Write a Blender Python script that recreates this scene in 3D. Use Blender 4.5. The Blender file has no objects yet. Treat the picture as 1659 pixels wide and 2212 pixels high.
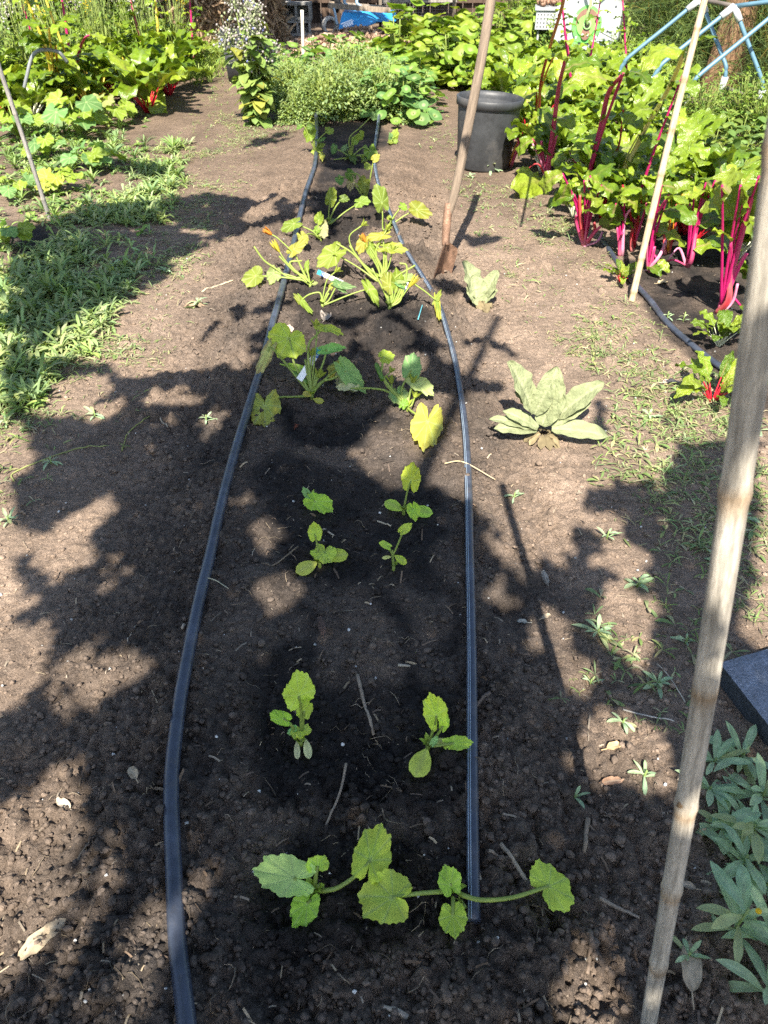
import bpy, math, random
import numpy as np
from math import radians, sin, cos, pi
# ---------------------------------------------------------------- camera, sky, sun
SC = bpy.context.scene
FPX, CX, CY, TH = 1661.0, 829.5, 1106.0, radians(37.75)     # focal length and centre in photo units (1659 x 2212)
CAM = np.array([0.0, 0.0, 1.5])
cam = bpy.data.objects.new('camera', bpy.data.cameras.new('camera'))
SC.collection.objects.link(cam); SC.camera = cam
cam.location = CAM; cam.rotation_euler = (radians(90) - TH, 0, 0)
cam.data.sensor_fit = 'VERTICAL'; cam.data.sensor_height = 36; cam.data.lens = 36 * FPX / 2212
cam.data.clip_end = 300; cam.data.clip_start = 0.05
cam.data.dof.use_dof = True; cam.data.dof.focus_distance = 2.4; cam.data.dof.aperture_fstop = 9.0
SUN_EL, SUN_AZ = radians(50), radians(6)                     # light comes from behind the camera, a little left
TOSUN = np.array([-sin(SUN_AZ) * cos(SUN_EL), -cos(SUN_AZ) * cos(SUN_EL), sin(SUN_EL)])
W = bpy.data.worlds.new('World'); SC.world = W; W.use_nodes = True
_n = W.node_tree.nodes; _bg = _n['Background']
_sky = _n.new('ShaderNodeTexSky'); _sky.sky_type = 'NISHITA'; _sky.sun_disc = False
_sky.sun_elevation = SUN_EL; _sky.sun_rotation = math.pi + SUN_AZ
W.node_tree.links.new(_sky.outputs[0], _bg.inputs[0]); _bg.inputs[1].default_value = 0.085
_sun = bpy.data.lights.new('sun', 'SUN'); _sun.energy = 5.0; _sun.angle = radians(0.5); _sun.color = (1.0, 0.93, 0.82)
sun = bpy.data.objects.new('sun', _sun); SC.collection.objects.link(sun)
from mathutils import Vector
sun.rotation_euler = Vector(TOSUN).to_track_quat('Z', 'Y').to_euler()
SC.view_settings.view_transform = 'Standard'; SC.view_settings.look = 'None'
SC.view_settings.exposure = 1.65; SC.view_settings.gamma = 1.0
SC.cycles.max_bounces = 8; SC.cycles.transparent_max_bounces = 6
SC.cycles.use_adaptive_sampling = True; SC.cycles.adaptive_threshold = 0.02
SC.cycles.use_denoising = False
# ---------------------------------------------------------------- projection helpers
RNG = np.random.default_rng(11); random.seed(5)
FW = np.array([0, cos(TH), -sin(TH)]); UP = np.array([0, sin(TH), cos(TH)]); RT = np.array([1.0, 0, 0])
def A(*a): return np.array(a, float)
def unit(v): v = np.asarray(v, float); return v / max(np.linalg.norm(v), 1e-9)
def ray(px, py): return FW + RT * ((px - CX) / FPX) - UP * ((py - CY) / FPX)
def P(px, py, d): return CAM + ray(px, py) * d
def onz(px, py, z):
    d = ray(px, py); return CAM + d * ((z - CAM[2]) / d[2])
def proj(X, Y, Z):
    x, y, z = X - CAM[0], Y - CAM[1], Z - CAM[2]
    d = y * FW[1] + z * FW[2]; u = y * UP[1] + z * UP[2]
    d = np.where(np.abs(d) < 1e-6, 1e-6, d)
    return CX + FPX * x / d, CY - FPX * u / d, d
# ---------------------------------------------------------------- noise and terrain
def _h(ix, iy, s):
    n = (ix * 374761393 + iy * 668265263 + s * 1442695041).astype(np.int64)
    n = (n ^ (n >> 13)) * 1274126177
    return ((n ^ (n >> 16)) & 0xffff) / 65535.0
def vnoise(x, y, s=0):
    x = np.asarray(x, float); y = np.asarray(y, float)
    ix = np.floor(x).astype(np.int64); iy = np.floor(y).astype(np.int64)
    fx = x - ix; fy = y - iy; fx = fx * fx * (3 - 2 * fx); fy = fy * fy * (3 - 2 * fy)
    return (_h(ix, iy, s) * (1 - fx) + _h(ix + 1, iy, s) * fx) * (1 - fy) + (_h(ix, iy + 1, s) * (1 - fx) + _h(ix + 1, iy + 1, s) * fx) * fy
def fbm(x, y, s=0, o=4):
    t = 0; a = .5
    for i in range(o): t = t + a * vnoise(x, y, s + i * 7); x = np.asarray(x) * 2.03; y = np.asarray(y) * 2.03; a *= .5
    return t
_b1 = onz(697, 1600, 0); _b2 = onz(750, 320, 0)
def bed_x(y): return _b1[0] + (_b2[0] - _b1[0]) * (y - _b1[1]) / (_b2[1] - _b1[1])
def sstep(a, b, x): t = np.clip((x - a) / (b - a), 0, 1); return t * t * (3 - 2 * t)
def Hs(x, y):                                                 # smooth terrain: a low raised bed with a watered trough
    d = np.abs(x - bed_x(y)); on = sstep(7.6, 6.6, y)
    z = .045 * sstep(.62, .36, d) * on - .03 * np.exp(-(d / .2) ** 2) * on
    return z + .03 * (fbm(x * 1.3 + 9, y * 1.3, 3, 2) - .4) * sstep(12, 4, y)
def G(px, py):
    z = 0.0
    for _ in range(8):
        p = onz(px, py, z); z = float(Hs(p[0], p[1]))
    return p
def inpoly(px, py, poly):
    r = np.zeros(np.shape(px), bool); n = len(poly); j = n - 1
    for i in range(n):
        xi, yi = poly[i]; xj, yj = poly[j]
        c = ((yi > py) != (yj > py)) & (px < (xj - xi) * (py - yi) / (yj - yi + 1e-9) + xi)
        r ^= c; j = i
    return r
def pts(T, s): return [(T[0] + T[2] * float(a.split(',')[0]), T[1] + T[2] * float(a.split(',')[1])) for a in s.split()]
# ---------------------------------------------------------------- mesh building
class MB:
    def __init__(s): s.v, s.q, s.t, s.c, s.u, s.n = [], [], [], [], [], 0
    def add(s, V, Fs, col, uv=None):
        V = np.asarray(V, float); n = len(V)
        c = np.asarray(col, float)
        if c.ndim == 1: c = np.tile(c[:3], (n, 1))
        s.v.append(V); s.c.append(c); s.u.append(np.zeros((n, 3)) if uv is None else np.asarray(uv, float))
        for F in (Fs if isinstance(Fs, (list, tuple)) else [Fs]):
            F = np.asarray(F, int)
            if F.size: (s.q if F.shape[1] == 4 else s.t).append(F + s.n)
        s.n += n
    def build(s, name, mat, parent=None, origin=(0, 0, 0), smooth=True):
        V = np.concatenate(s.v) - np.asarray(origin, float)
        Q = np.concatenate(s.q) if s.q else np.zeros((0, 4), int); T = np.concatenate(s.t) if s.t else np.zeros((0, 3), int)
        me = bpy.data.meshes.new(name)
        me.vertices.add(len(V)); me.vertices.foreach_set('co', V.ravel())
        nl = Q.size + T.size; me.loops.add(nl); me.polygons.add(len(Q) + len(T))
        me.loops.foreach_set('vertex_index', np.concatenate([Q.ravel(), T.ravel()]).astype(np.int32))
        st = np.concatenate([np.arange(len(Q)) * 4, Q.size + np.arange(len(T)) * 3])
        me.polygons.foreach_set('loop_start', st.astype(np.int32))
        me.polygons.foreach_set('use_smooth', np.full(len(st), smooth))
        me.update(calc_edges=True); me.validate()
        C = np.concatenate(s.c); a = me.attributes.new('Col', 'FLOAT_COLOR', 'POINT')
        a.data.foreach_set('color', np.concatenate([C, np.ones((len(C), 1))], 1).ravel().astype(np.float32))
        U = np.concatenate(s.u); a = me.attributes.new('uvw', 'FLOAT_VECTOR', 'POINT'); a.data.foreach_set('vector', U.ravel().astype(np.float32))
        me.materials.append(mat)
        o = bpy.data.objects.new(name, me); SC.collection.objects.link(o)
        if parent is not None: o.parent = parent
        else: o.location = origin
        return o
def tag(o, label=None, cat=None, group=None, kind=None):
    for k, v in (('label', label), ('category', cat), ('group', group), ('kind', kind)):
        if v: o[k] = v
    return o
def thing(name, label, cat, loc, group=None, rz=0):
    o = bpy.data.objects.new(name, None); SC.collection.objects.link(o); o.empty_display_size = .05
    o.location = loc; o.rotation_euler = (0, 0, rz)
    return tag(o, label, cat, group)
def copy_thing(root, loc, rz, scale=1, label=None):
    r = root.copy(); SC.collection.objects.link(r); r.location = loc; r.rotation_euler = (0, 0, rz); r.scale = (scale,) * 3
    if label: r['label'] = label
    for ch in list(root.children):
        c = ch.copy(); SC.collection.objects.link(c); c.parent = r
    return r
def catmull(p, sub=6):
    p = np.asarray(p, float)
    if len(p) < 3: return np.array([p[0] + (p[-1] - p[0]) * i / sub for i in range(sub + 1)])
    q = np.vstack([2 * p[0] - p[1], p, 2 * p[-1] - p[-2]]); out = []
    for i in range(1, len(q) - 2):
        for k in range(sub):
            t = k / sub
            out.append(.5 * (2 * q[i] + (q[i + 1] - q[i - 1]) * t + (2 * q[i - 1] - 5 * q[i] + 4 * q[i + 1] - q[i + 2]) * t * t + (3 * q[i] - q[i - 1] - 3 * q[i + 1] + q[i + 2]) * t ** 3))
    out.append(p[-1]); return np.array(out)
def tube(p, r, seg=8, flat=1.0):
    p = np.asarray(p, float); n = len(p); r = np.broadcast_to(np.asarray(r, float), (n,))
    tg = np.gradient(p, axis=0); tg /= np.linalg.norm(tg, axis=1)[:, None] + 1e-12
    a = np.array([0, 0, 1.0]) if abs(tg[0][2]) < .8 else np.array([0, 1.0, 0])
    u = unit(np.cross(a, tg[0])); V = []; U = []; L = 0
    ang = np.arange(seg) * 2 * pi / seg
    for i in range(n):
        u = unit(u - tg[i] * np.dot(u, tg[i])); w = np.cross(tg[i], u)
        if i: L += np.linalg.norm(p[i] - p[i - 1])
        V.append(p[i] + r[i] * (np.cos(ang)[:, None] * u + flat * np.sin(ang)[:, None] * w))
        U.append(np.stack([r[i] * np.cos(ang), r[i] * np.sin(ang), np.full(seg, L)], 1))
    V = np.vstack(V + [p[:1], p[-1:]]); U = np.vstack(U + [[[0, 0, 0]], [[0, 0, L]]])
    i = np.arange(n - 1)[:, None] * seg; j = np.arange(seg)[None]; k = (j + 1) % seg
    Q = np.stack([i + j, i + k, i + seg + k, i + seg + j], -1).reshape(-1, 4)
    j = np.arange(seg); k = (j + 1) % seg; b = (n - 1) * seg
    T = np.vstack([np.stack([np.full(seg, n * seg), k, j], 1), np.stack([np.full(seg, n * seg + 1), b + j, b + k], 1)])
    return V, [Q, T], U
def lathe(prof, seg=40, c=(0, 0, 0)):
    prof = np.asarray(prof, float); n = len(prof); a = np.arange(seg) * 2 * pi / seg
    V = np.stack([prof[:, :1] * np.cos(a), prof[:, :1] * np.sin(a), np.repeat(prof[:, 1:], seg, 1)], -1).reshape(-1, 3) + np.asarray(c, float)
    i = np.arange(n - 1)[:, None] * seg; j = np.arange(seg)[None]; k = (j + 1) % seg
    return V, np.stack([i + j, i + k, i + seg + k, i + seg + j], -1).reshape(-1, 4)
BOXF = np.array([[0, 3, 2, 1], [4, 5, 6, 7], [0, 1, 5, 4], [1, 2, 6, 5], [2, 3, 7, 6], [3, 0, 4, 7]])
def hexa(b, t): return np.vstack([b, t]), BOXF                # eight corners: bottom ring, top ring
def box(c, s, R=None):
    x, y, z = np.asarray(s, float) / 2
    V = np.array([[-x, -y, -z], [x, -y, -z], [x, y, -z], [-x, y, -z], [-x, -y, z], [x, -y, z], [x, y, z], [-x, y, z]])
    if R is not None: V = V @ np.asarray(R).T
    return V + np.asarray(c, float), BOXF
def rotz(a): return np.array([[cos(a), -sin(a), 0], [sin(a), cos(a), 0], [0, 0, 1]])
def axes(d):                                                  # rotation whose z axis points along d
    z = unit(d); x = unit(np.cross([0, 1.0, .02], z)) if abs(z[1]) < .95 else unit(np.cross([1.0, 0, 0], z)); return np.stack([x, np.cross(z, x), z], 1)
_t = (1 + 5 ** .5) / 2
ICO = np.array([[-1, _t, 0], [1, _t, 0], [-1, -_t, 0], [1, -_t, 0], [0, -1, _t], [0, 1, _t], [0, -1, -_t], [0, 1, -_t], [_t, 0, -1], [_t, 0, 1], [-_t, 0, -1], [-_t, 0, 1]]) / 1.902
ICOF = np.array([[0, 11, 5], [0, 5, 1], [0, 1, 7], [0, 7, 10], [0, 10, 11], [1, 5, 9], [5, 11, 4], [11, 10, 2], [10, 7, 6], [7, 1, 8], [3, 9, 4], [3, 4, 2], [3, 2, 6], [3, 6, 8], [3, 8, 9], [4, 9, 5], [2, 4, 11], [6, 2, 10], [8, 6, 7], [9, 8, 1]])
def strip_faces(n, m):
    i = np.arange(n - 1)[:, None] * m; j = np.arange(m - 1)[None]
    return np.stack([i + j, i + j + 1, i + m + j + 1, i + m + j], -1).reshape(-1, 4)
# a leaf blade: bends along its length, folds along the midrib, ruffles at its edge
def blade(base, d, nrm, L, Wd, n=7, m=3, bend=.8, fold=.2, prof='lance', ruf=0, puck=0, sd=0, twist=0):
    r = np.random.default_rng(sd); d = unit(d); nrm = unit(np.asarray(nrm, float) - d * np.dot(nrm, d)); s0 = np.cross(d, nrm)
    s = np.linspace(0, 1, n); a = -bend * s ** 1.3
    D = np.cos(a)[:, None] * d + np.sin(a)[:, None] * nrm; N = -np.sin(a)[:, None] * d + np.cos(a)[:, None] * nrm
    sp = np.asarray(base, float) + np.vstack([[0, 0, 0], np.cumsum((D[:-1] + D[1:]) / 2, 0) * L / (n - 1)])
    if prof == 'lance': w = np.interp(s, [0, .1, .35, .65, .85, 1], [.16, .3, .75, 1, .72, .04])
    elif prof == 'ovate': w = np.interp(s, [0, .08, .25, .5, .75, .92, 1], [.1, .55, .95, 1, .82, .45, .05])
    elif prof == 'cot': w = np.interp(s, [0, .1, .3, .6, .85, .95, 1], [.12, .35, .8, 1, .8, .45, .05])
    else: w = np.interp(s, [0, .1, .3, .55, .8, .94, 1], [.25, .6, .9, 1, .72, .34, .04])
    t = np.linspace(-1, 1, m); tw = twist * s
    S = np.cos(tw)[:, None] * s0 + np.sin(tw)[:, None] * N; N2 = np.cos(tw)[:, None] * N - np.sin(tw)[:, None] * s0
    off = fold * np.abs(t)[None] * w[:, None] * Wd / 2
    if ruf: off = off + ruf * Wd * (np.abs(t)[None] ** 2) * (np.sin(s[:, None] * r.uniform(14, 20) + np.sign(t)[None] * 1.7 + r.uniform(0, 6)) + .5 * np.sin(s[:, None] * 31 + t[None] * 2))
    if puck: off = off + puck * Wd * np.sin(s[:, None] * 24 + 2.2 * np.abs(t)[None] + r.uniform(0, 6)) * (np.abs(np.sin(t[None] * 6.5 + r.uniform(0, 6))) - .3) * (np.abs(t)[None] > .05)
    V = sp[:, None] + S[:, None] * (t[None, :, None] * (w[:, None, None] * Wd / 2)) + N2[:, None] * off[:, :, None]
    uv = np.stack(np.broadcast_arrays(t[None] * Wd / 2, s[:, None] * L, np.full((1, 1), r.uniform(0, 9))), -1)
    return V.reshape(-1, 3), strip_faces(n, m), uv.reshape(-1, 3), np.broadcast_to(s[:, None], (n, m)).ravel(), np.broadcast_to(t[None], (n, m)).ravel()
# a lobed, toothed squash leaf lying in its own frame: stalk joint at 0, tip along +y
def squash_leaf(sd, lobed=1.0, na=108):
    r = np.random.default_rng(sd); th = np.linspace(-pi, pi, na, endpoint=False) + pi / na * 0
    a = np.degrees(np.abs(th))
    c = np.interp(a, [0, 12, 24, 40, 56, 76, 98, 122, 142, 160, 172, 180], [1.0, .87, .74, .93, .76, .86, .66, .70, .58, .44, .28, .06])
    rd = np.interp(a, [0, 40, 80, 120, 150, 168, 180], [.92, .9, .82, .72, .58, .36, .06])
    R = rd + (c - rd) * lobed
    R = R * (1 + .05 * np.sin(th * 2 + r.uniform(0, 6)) + .03 * np.sin(th * 5 + r.uniform(0, 6)))
    R = R * (1 + .032 * (((a / 8.0 + r.uniform(0, 1)) % 1) - .5) * (a < 160) + .03 * np.sin(th * 23))
    rings = [.16, .36, .58, .8, .93, 1.0]; V = [[0, 0, 0]]; vein = [1.0]; rr = [0.0]
    va = np.abs((a[None] - np.array([0, 40, 78, 128])[:, None])).min(0)
    ve = np.clip(1 - va / 5.1, 0, 1); ph = r.uniform(0, 6, 3); cup = r.uniform(-.08, .2)
    for q in rings:
        x = np.sin(th) * R * q; y = np.cos(th) * R * q
        z = cup * (q * R) ** 2 - .03 * ve * q + .07 * q ** 2.5 * np.sin(th * 3 + ph[0]) + .035 * q ** 3 * np.sin(th * 8 + ph[1]) - .12 * np.clip(y, 0, 1) ** 2 * r.uniform(.4, 1.4)
        V += np.stack([x, y, z], 1).tolist(); vein += (ve * (1 - .55 * q)).tolist(); rr += [q] * na
    V = np.array(V); V[:, 0] /= (V[:, 0].max() - V[:, 0].min()); V[:, 1] /= V[:, 1].max(); V[:, 2] *= 1.05
    j = np.arange(na); k = (j + 1) % na
    T = np.stack([np.zeros(na, int), 1 + k, 1 + j], 1)
    Q = np.vstack([np.stack([1 + q * na + j, 1 + q * na + k, 1 + (q + 1) * na + k, 1 + (q + 1) * na + j], 1) for q in range(len(rings) - 1)])
    return V, [T, Q], np.array(vein), np.array(rr)
_SL = {}
def put_leaf(mb, base, tip, Wd, col, sd=0, lobed=1.0, hint=None, veincol=(.55, .66, .30), edge=None, na=108):
    key = (sd % 9, round(lobed, 1), na)
    if key not in _SL: _SL[key] = squash_leaf(sd % 9 + 3, lobed, na)
    V, Fs, ve, rr = _SL[key]
    ax = np.asarray(tip, float) - base; L = np.linalg.norm(ax); ax = ax / L
    if hint is None: hint = unit(unit(CAM - base) * .75 + A(0, 0, .75) + RNG.normal(0, .12, 3))
    n = unit(hint - ax * np.dot(hint, ax)); sdv = np.cross(ax, n)
    X = base + V[:, :1] * Wd * sdv + V[:, 1:2] * L * ax + V[:, 2:] * .5 * (Wd + L) * n
    X[:, 2] = np.maximum(X[:, 2], Hs(X[:, 0], X[:, 1]) + .004)
    c = np.tile(np.asarray(col, float), (len(V), 1))
    if edge is not None: c = c + (np.asarray(edge) - c) * np.clip(rr * 1.3 - .35 + .3 * np.sin(V[:, :1].ravel() * 17 + sd), 0, 1)[:, None]
    c = c + (np.asarray(veincol) - c) * (ve * .6)[:, None]
    mb.add(X, Fs, c, np.stack([V[:, 0] * Wd, V[:, 1] * L, np.full(len(V), sd * 1.3)], 1))
# ---------------------------------------------------------------- materials
def mat(name, col=None, rough=.6, metal=0, var=.25, vscale=30, bump=.2, bscale=60, coord='Object', transl=0, spec=.5, stretch=None, tcol=(1.25, 1.2, .5), var2=0, fine=0):
    m = bpy.data.materials.new(name); m.use_nodes = True; N = m.node_tree.nodes; Lk = m.node_tree.links.new
    b = N['Principled BSDF']; b.inputs['Roughness'].default_value = rough; b.inputs['Metallic'].default_value = metal
    b.inputs['Specular IOR Level'].default_value = spec
    if coord == 'uvw':
        at = N.new('ShaderNodeAttribute'); at.attribute_name = 'uvw'; co = at.outputs['Vector']
    else:
        tc = N.new('ShaderNodeTexCoord'); co = tc.outputs['Object']
    if stretch:
        mp = N.new('ShaderNodeMapping'); mp.inputs['Scale'].default_value = stretch; Lk(co, mp.inputs['Vector']); co = mp.outputs[0]
    if col is None:
        ca = N.new('ShaderNodeAttribute'); ca.attribute_name = 'Col'; c = ca.outputs['Color']
    else:
        rg = N.new('ShaderNodeRGB'); rg.outputs[0].default_value = (*col, 1); c = rg.outputs[0]
    def mul(c, scale, v, det=4):
        nz = N.new('ShaderNodeTexNoise'); nz.inputs['Scale'].default_value = scale; nz.inputs['Detail'].default_value = det; Lk(co, nz.inputs['Vector'])
        mr = N.new('ShaderNodeMapRange'); mr.inputs[1].default_value = .3; mr.inputs[2].default_value = .7
        mr.inputs[3].default_value = 1 - v; mr.inputs[4].default_value = 1 + v; Lk(nz.outputs[0], mr.inputs[0])
        vm = N.new('ShaderNodeVectorMath'); vm.operation = 'SCALE'; Lk(c, vm.inputs[0]); Lk(mr.outputs[0], vm.inputs['Scale']); return vm.outputs[0]
    if var: c = mul(c, vscale, var)
    if var2: c = mul(c, vscale * 5, var2)
    Lk(c, b.inputs['Base Color'])
    if bump:
        nz = N.new('ShaderNodeTexNoise'); nz.inputs['Scale'].default_value = bscale; nz.inputs['Detail'].default_value = 6; Lk(co, nz.inputs['Vector'])
        bp = N.new('ShaderNodeBump'); bp.inputs['Strength'].default_value = bump; bp.inputs['Distance'].default_value = .01; Lk(nz.outputs[0], bp.inputs['Height'])
        Lk(bp.outputs[0], b.inputs['Normal'])
    if transl:
        t = N.new('ShaderNodeBsdfTranslucent'); vm = N.new('ShaderNodeVectorMath'); vm.operation = 'MULTIPLY'; vm.inputs[1].default_value = tcol
        Lk(c, vm.inputs[0]); Lk(vm.outputs[0], t.inputs['Color'])
        mx = N.new('ShaderNodeMixShader'); mx.inputs[0].default_value = transl; Lk(b.outputs[0], mx.inputs[1]); Lk(t.outputs[0], mx.inputs[2])
        Lk(mx.outputs[0], N['Material Output'].inputs['Surface'])
    return m
M = {}
M['leaf'] = mat('squash leaf', None, .55, var=.14, vscale=30, bump=.15, bscale=90, coord='uvw', transl=.42, spec=.3)
M['weed'] = mat('weed leaf', None, .6, var=.15, vscale=25, bump=0, transl=.35, spec=.3)
M['chard'] = mat('chard leaf', None, .30, var=.2, vscale=38, bump=1.0, bscale=42, coord='uvw', transl=.28, spec=.55)
M['felt'] = mat('felted leaf', None, .95, var=.16, vscale=28, bump=1.0, bscale=55, coord='uvw', transl=.10, spec=.1)
M['stem'] = mat('fleshy stem', None, .45, var=.12, vscale=40, bump=.1, coord='uvw', transl=.15, spec=.4, tcol=(1.2, 1.1, .7))
M['dry'] = mat('dry plant matter', None, .85, var=.25, vscale=40, bump=.3, bscale=120, transl=.12, spec=.15, tcol=(1.1, 1, .8))
M['petal'] = mat('petal', None, .6, var=.1, bump=0, transl=.4, spec=.2, tcol=(1.1, 1, .9))
M['crumb'] = mat('soil crumb', None, .95, var=.3, vscale=120, bump=.6, bscale=300, spec=.15)
M['hose'] = mat('dusty drip hose', (.040, .048, .068), .3, var=.3, vscale=9, bump=.12, bscale=200, coord='uvw', spec=.55, var2=.2)
def dusty(m, c, lo, hi, sc, tilt=.35):                         # soil dust caught in blotches, more of it on upward faces
    N = m.node_tree.nodes; Lk = m.node_tree.links.new; b = N['Principled BSDF']; src = b.inputs['Base Color'].links[0].from_socket
    tc = N.new('ShaderNodeTexCoord'); nz = N.new('ShaderNodeTexNoise'); nz.inputs['Scale'].default_value = sc; nz.inputs['Detail'].default_value = 8; nz.inputs['Roughness'].default_value = .7; Lk(tc.outputs['Object'], nz.inputs['Vector'])
    mr = N.new('ShaderNodeMapRange'); mr.inputs[1].default_value = lo; mr.inputs[2].default_value = hi; mr.inputs[4].default_value = .85; Lk(nz.outputs[0], mr.inputs[0])
    mx = N.new('ShaderNodeMix'); mx.data_type = 'RGBA'; Lk(mr.outputs[0], mx.inputs[0]); Lk(src, mx.inputs[6]); mx.inputs[7].default_value = (*c, 1); Lk(mx.outputs[2], b.inputs['Base Color'])
    r2 = N.new('ShaderNodeMapRange'); r2.inputs[3].default_value = b.inputs['Roughness'].default_value; r2.inputs[4].default_value = .95; Lk(mr.outputs[0], r2.inputs[0]); Lk(r2.outputs[0], b.inputs['Roughness'])
dusty(M['hose'], (.105, .088, .07), .53, .78, 6)
M['line'] = mat('pale hose stripe', (.30, .38, .46), .5, var=.2, bump=0)
M['bamboo'] = mat('weathered bamboo', None, .6, var=.35, vscale=10, bump=.25, bscale=60, coord='uvw', stretch=(14, 14, 1.2), spec=.3, var2=.25)
M['wood'] = mat('weathered wood', None, .75, var=.3, vscale=8, bump=.35, bscale=40, coord='uvw', stretch=(10, 10, .8), spec=.25, var2=.2)
M['plank'] = mat('old board', None, .85, var=.35, vscale=5, bump=.4, bscale=30, stretch=(6, 6, .6), spec=.2, var2=.2)
M['rust'] = mat('rusty steel', (.22, .13, .085), .62, metal=.35, var=.45, vscale=28, bump=.4, bscale=90)
M['pot'] = mat('black nursery plastic', (.035, .037, .04), .5, var=.35, vscale=7, bump=.12, bscale=40, spec=.5, var2=.15)
M['paint'] = mat('painted part', None, .45, var=.12, vscale=20, bump=.05, spec=.5)
M['galv'] = mat('galvanised sheet', (.40, .42, .44), .5, metal=.25, var=.12, vscale=25, bump=.1, bscale=30)
M['stone'] = mat('concrete', None, .9, var=.22, vscale=30, bump=.8, bscale=160, spec=.2, var2=.28)
M['bark'] = mat('bark', None, .9, var=.4, vscale=8, bump=.9, bscale=20, stretch=(4, 4, .7), spec=.15)
M['tag'] = mat('plastic label', None, .35, var=.03, bump=0, spec=.5)
dusty(M['pot'], (.10, .09, .08), .52, .75, 4)
def soil_mat():
    m = bpy.data.materials.new('garden soil'); m.use_nodes = True; N = m.node_tree.nodes; Lk = m.node_tree.links.new; b = N['Principled BSDF']
    ca = N.new('ShaderNodeAttribute'); ca.attribute_name = 'Col'; tc = N.new('ShaderNodeTexCoord'); c = ca.outputs['Color']
    for sc_, v in ((9, .2), (40, .3), (160, .35), (420, .3)):
        nz = N.new('ShaderNodeTexNoise'); nz.inputs['Scale'].default_value = sc_; nz.inputs['Detail'].default_value = 5; nz.inputs['Roughness'].default_value = .65; Lk(tc.outputs['Object'], nz.inputs['Vector'])
        mr = N.new('ShaderNodeMapRange'); mr.inputs[1].default_value = .28; mr.inputs[2].default_value = .72; mr.inputs[3].default_value = 1 - v; mr.inputs[4].default_value = 1 + v; Lk(nz.outputs[0], mr.inputs[0])
        vm = N.new('ShaderNodeVectorMath'); vm.operation = 'SCALE'; Lk(c, vm.inputs[0]); Lk(mr.outputs[0], vm.inputs['Scale']); c = vm.outputs[0]
    vo = N.new('ShaderNodeTexVoronoi'); vo.inputs['Scale'].default_value = 85; Lk(tc.outputs['Object'], vo.inputs['Vector'])   # straw and grit flecks
    mr = N.new('ShaderNodeMapRange'); mr.inputs[1].default_value = .10; mr.inputs[2].default_value = .16; mr.inputs[3].default_value = .8; mr.inputs[4].default_value = 0; Lk(vo.outputs['Distance'], mr.inputs[0])
    sp = N.new('ShaderNodeSeparateColor'); Lk(vo.outputs['Color'], sp.inputs[0])
    gt = N.new('ShaderNodeMath'); gt.operation = 'GREATER_THAN'; gt.inputs[1].default_value = .84; Lk(sp.outputs[0], gt.inputs[0])
    ml = N.new('ShaderNodeMath'); ml.operation = 'MULTIPLY'; Lk(gt.outputs[0], ml.inputs[0]); Lk(mr.outputs[0], ml.inputs[1])
    mx = N.new('ShaderNodeMix'); mx.data_type = 'RGBA'; Lk(ml.outputs[0], mx.inputs[0]); Lk(c, mx.inputs[6]); mx.inputs[7].default_value = (.30, .25, .19, 1); Lk(mx.outputs[2], b.inputs['Base Color'])
    b.inputs['Roughness'].default_value = .92; b.inputs['Specular IOR Level'].default_value = .2
    h = None
    for sc_, st, di in ((60, .7, .02), (260, .7, .008)):
        nz = N.new('ShaderNodeTexNoise'); nz.inputs['Scale'].default_value = sc_; nz.inputs['Detail'].default_value = 7; nz.inputs['Roughness'].default_value = .7; Lk(tc.outputs['Object'], nz.inputs['Vector'])
        bp = N.new('ShaderNodeBump'); bp.inputs['Strength'].default_value = st; bp.inputs['Distance'].default_value = di; Lk(nz.outputs[0], bp.inputs['Height'])
        if h is not None: Lk(h, bp.inputs['Normal'])
        h = bp.outputs[0]
    Lk(h, b.inputs['Normal']); return m
M['soil'] = soil_mat()
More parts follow.
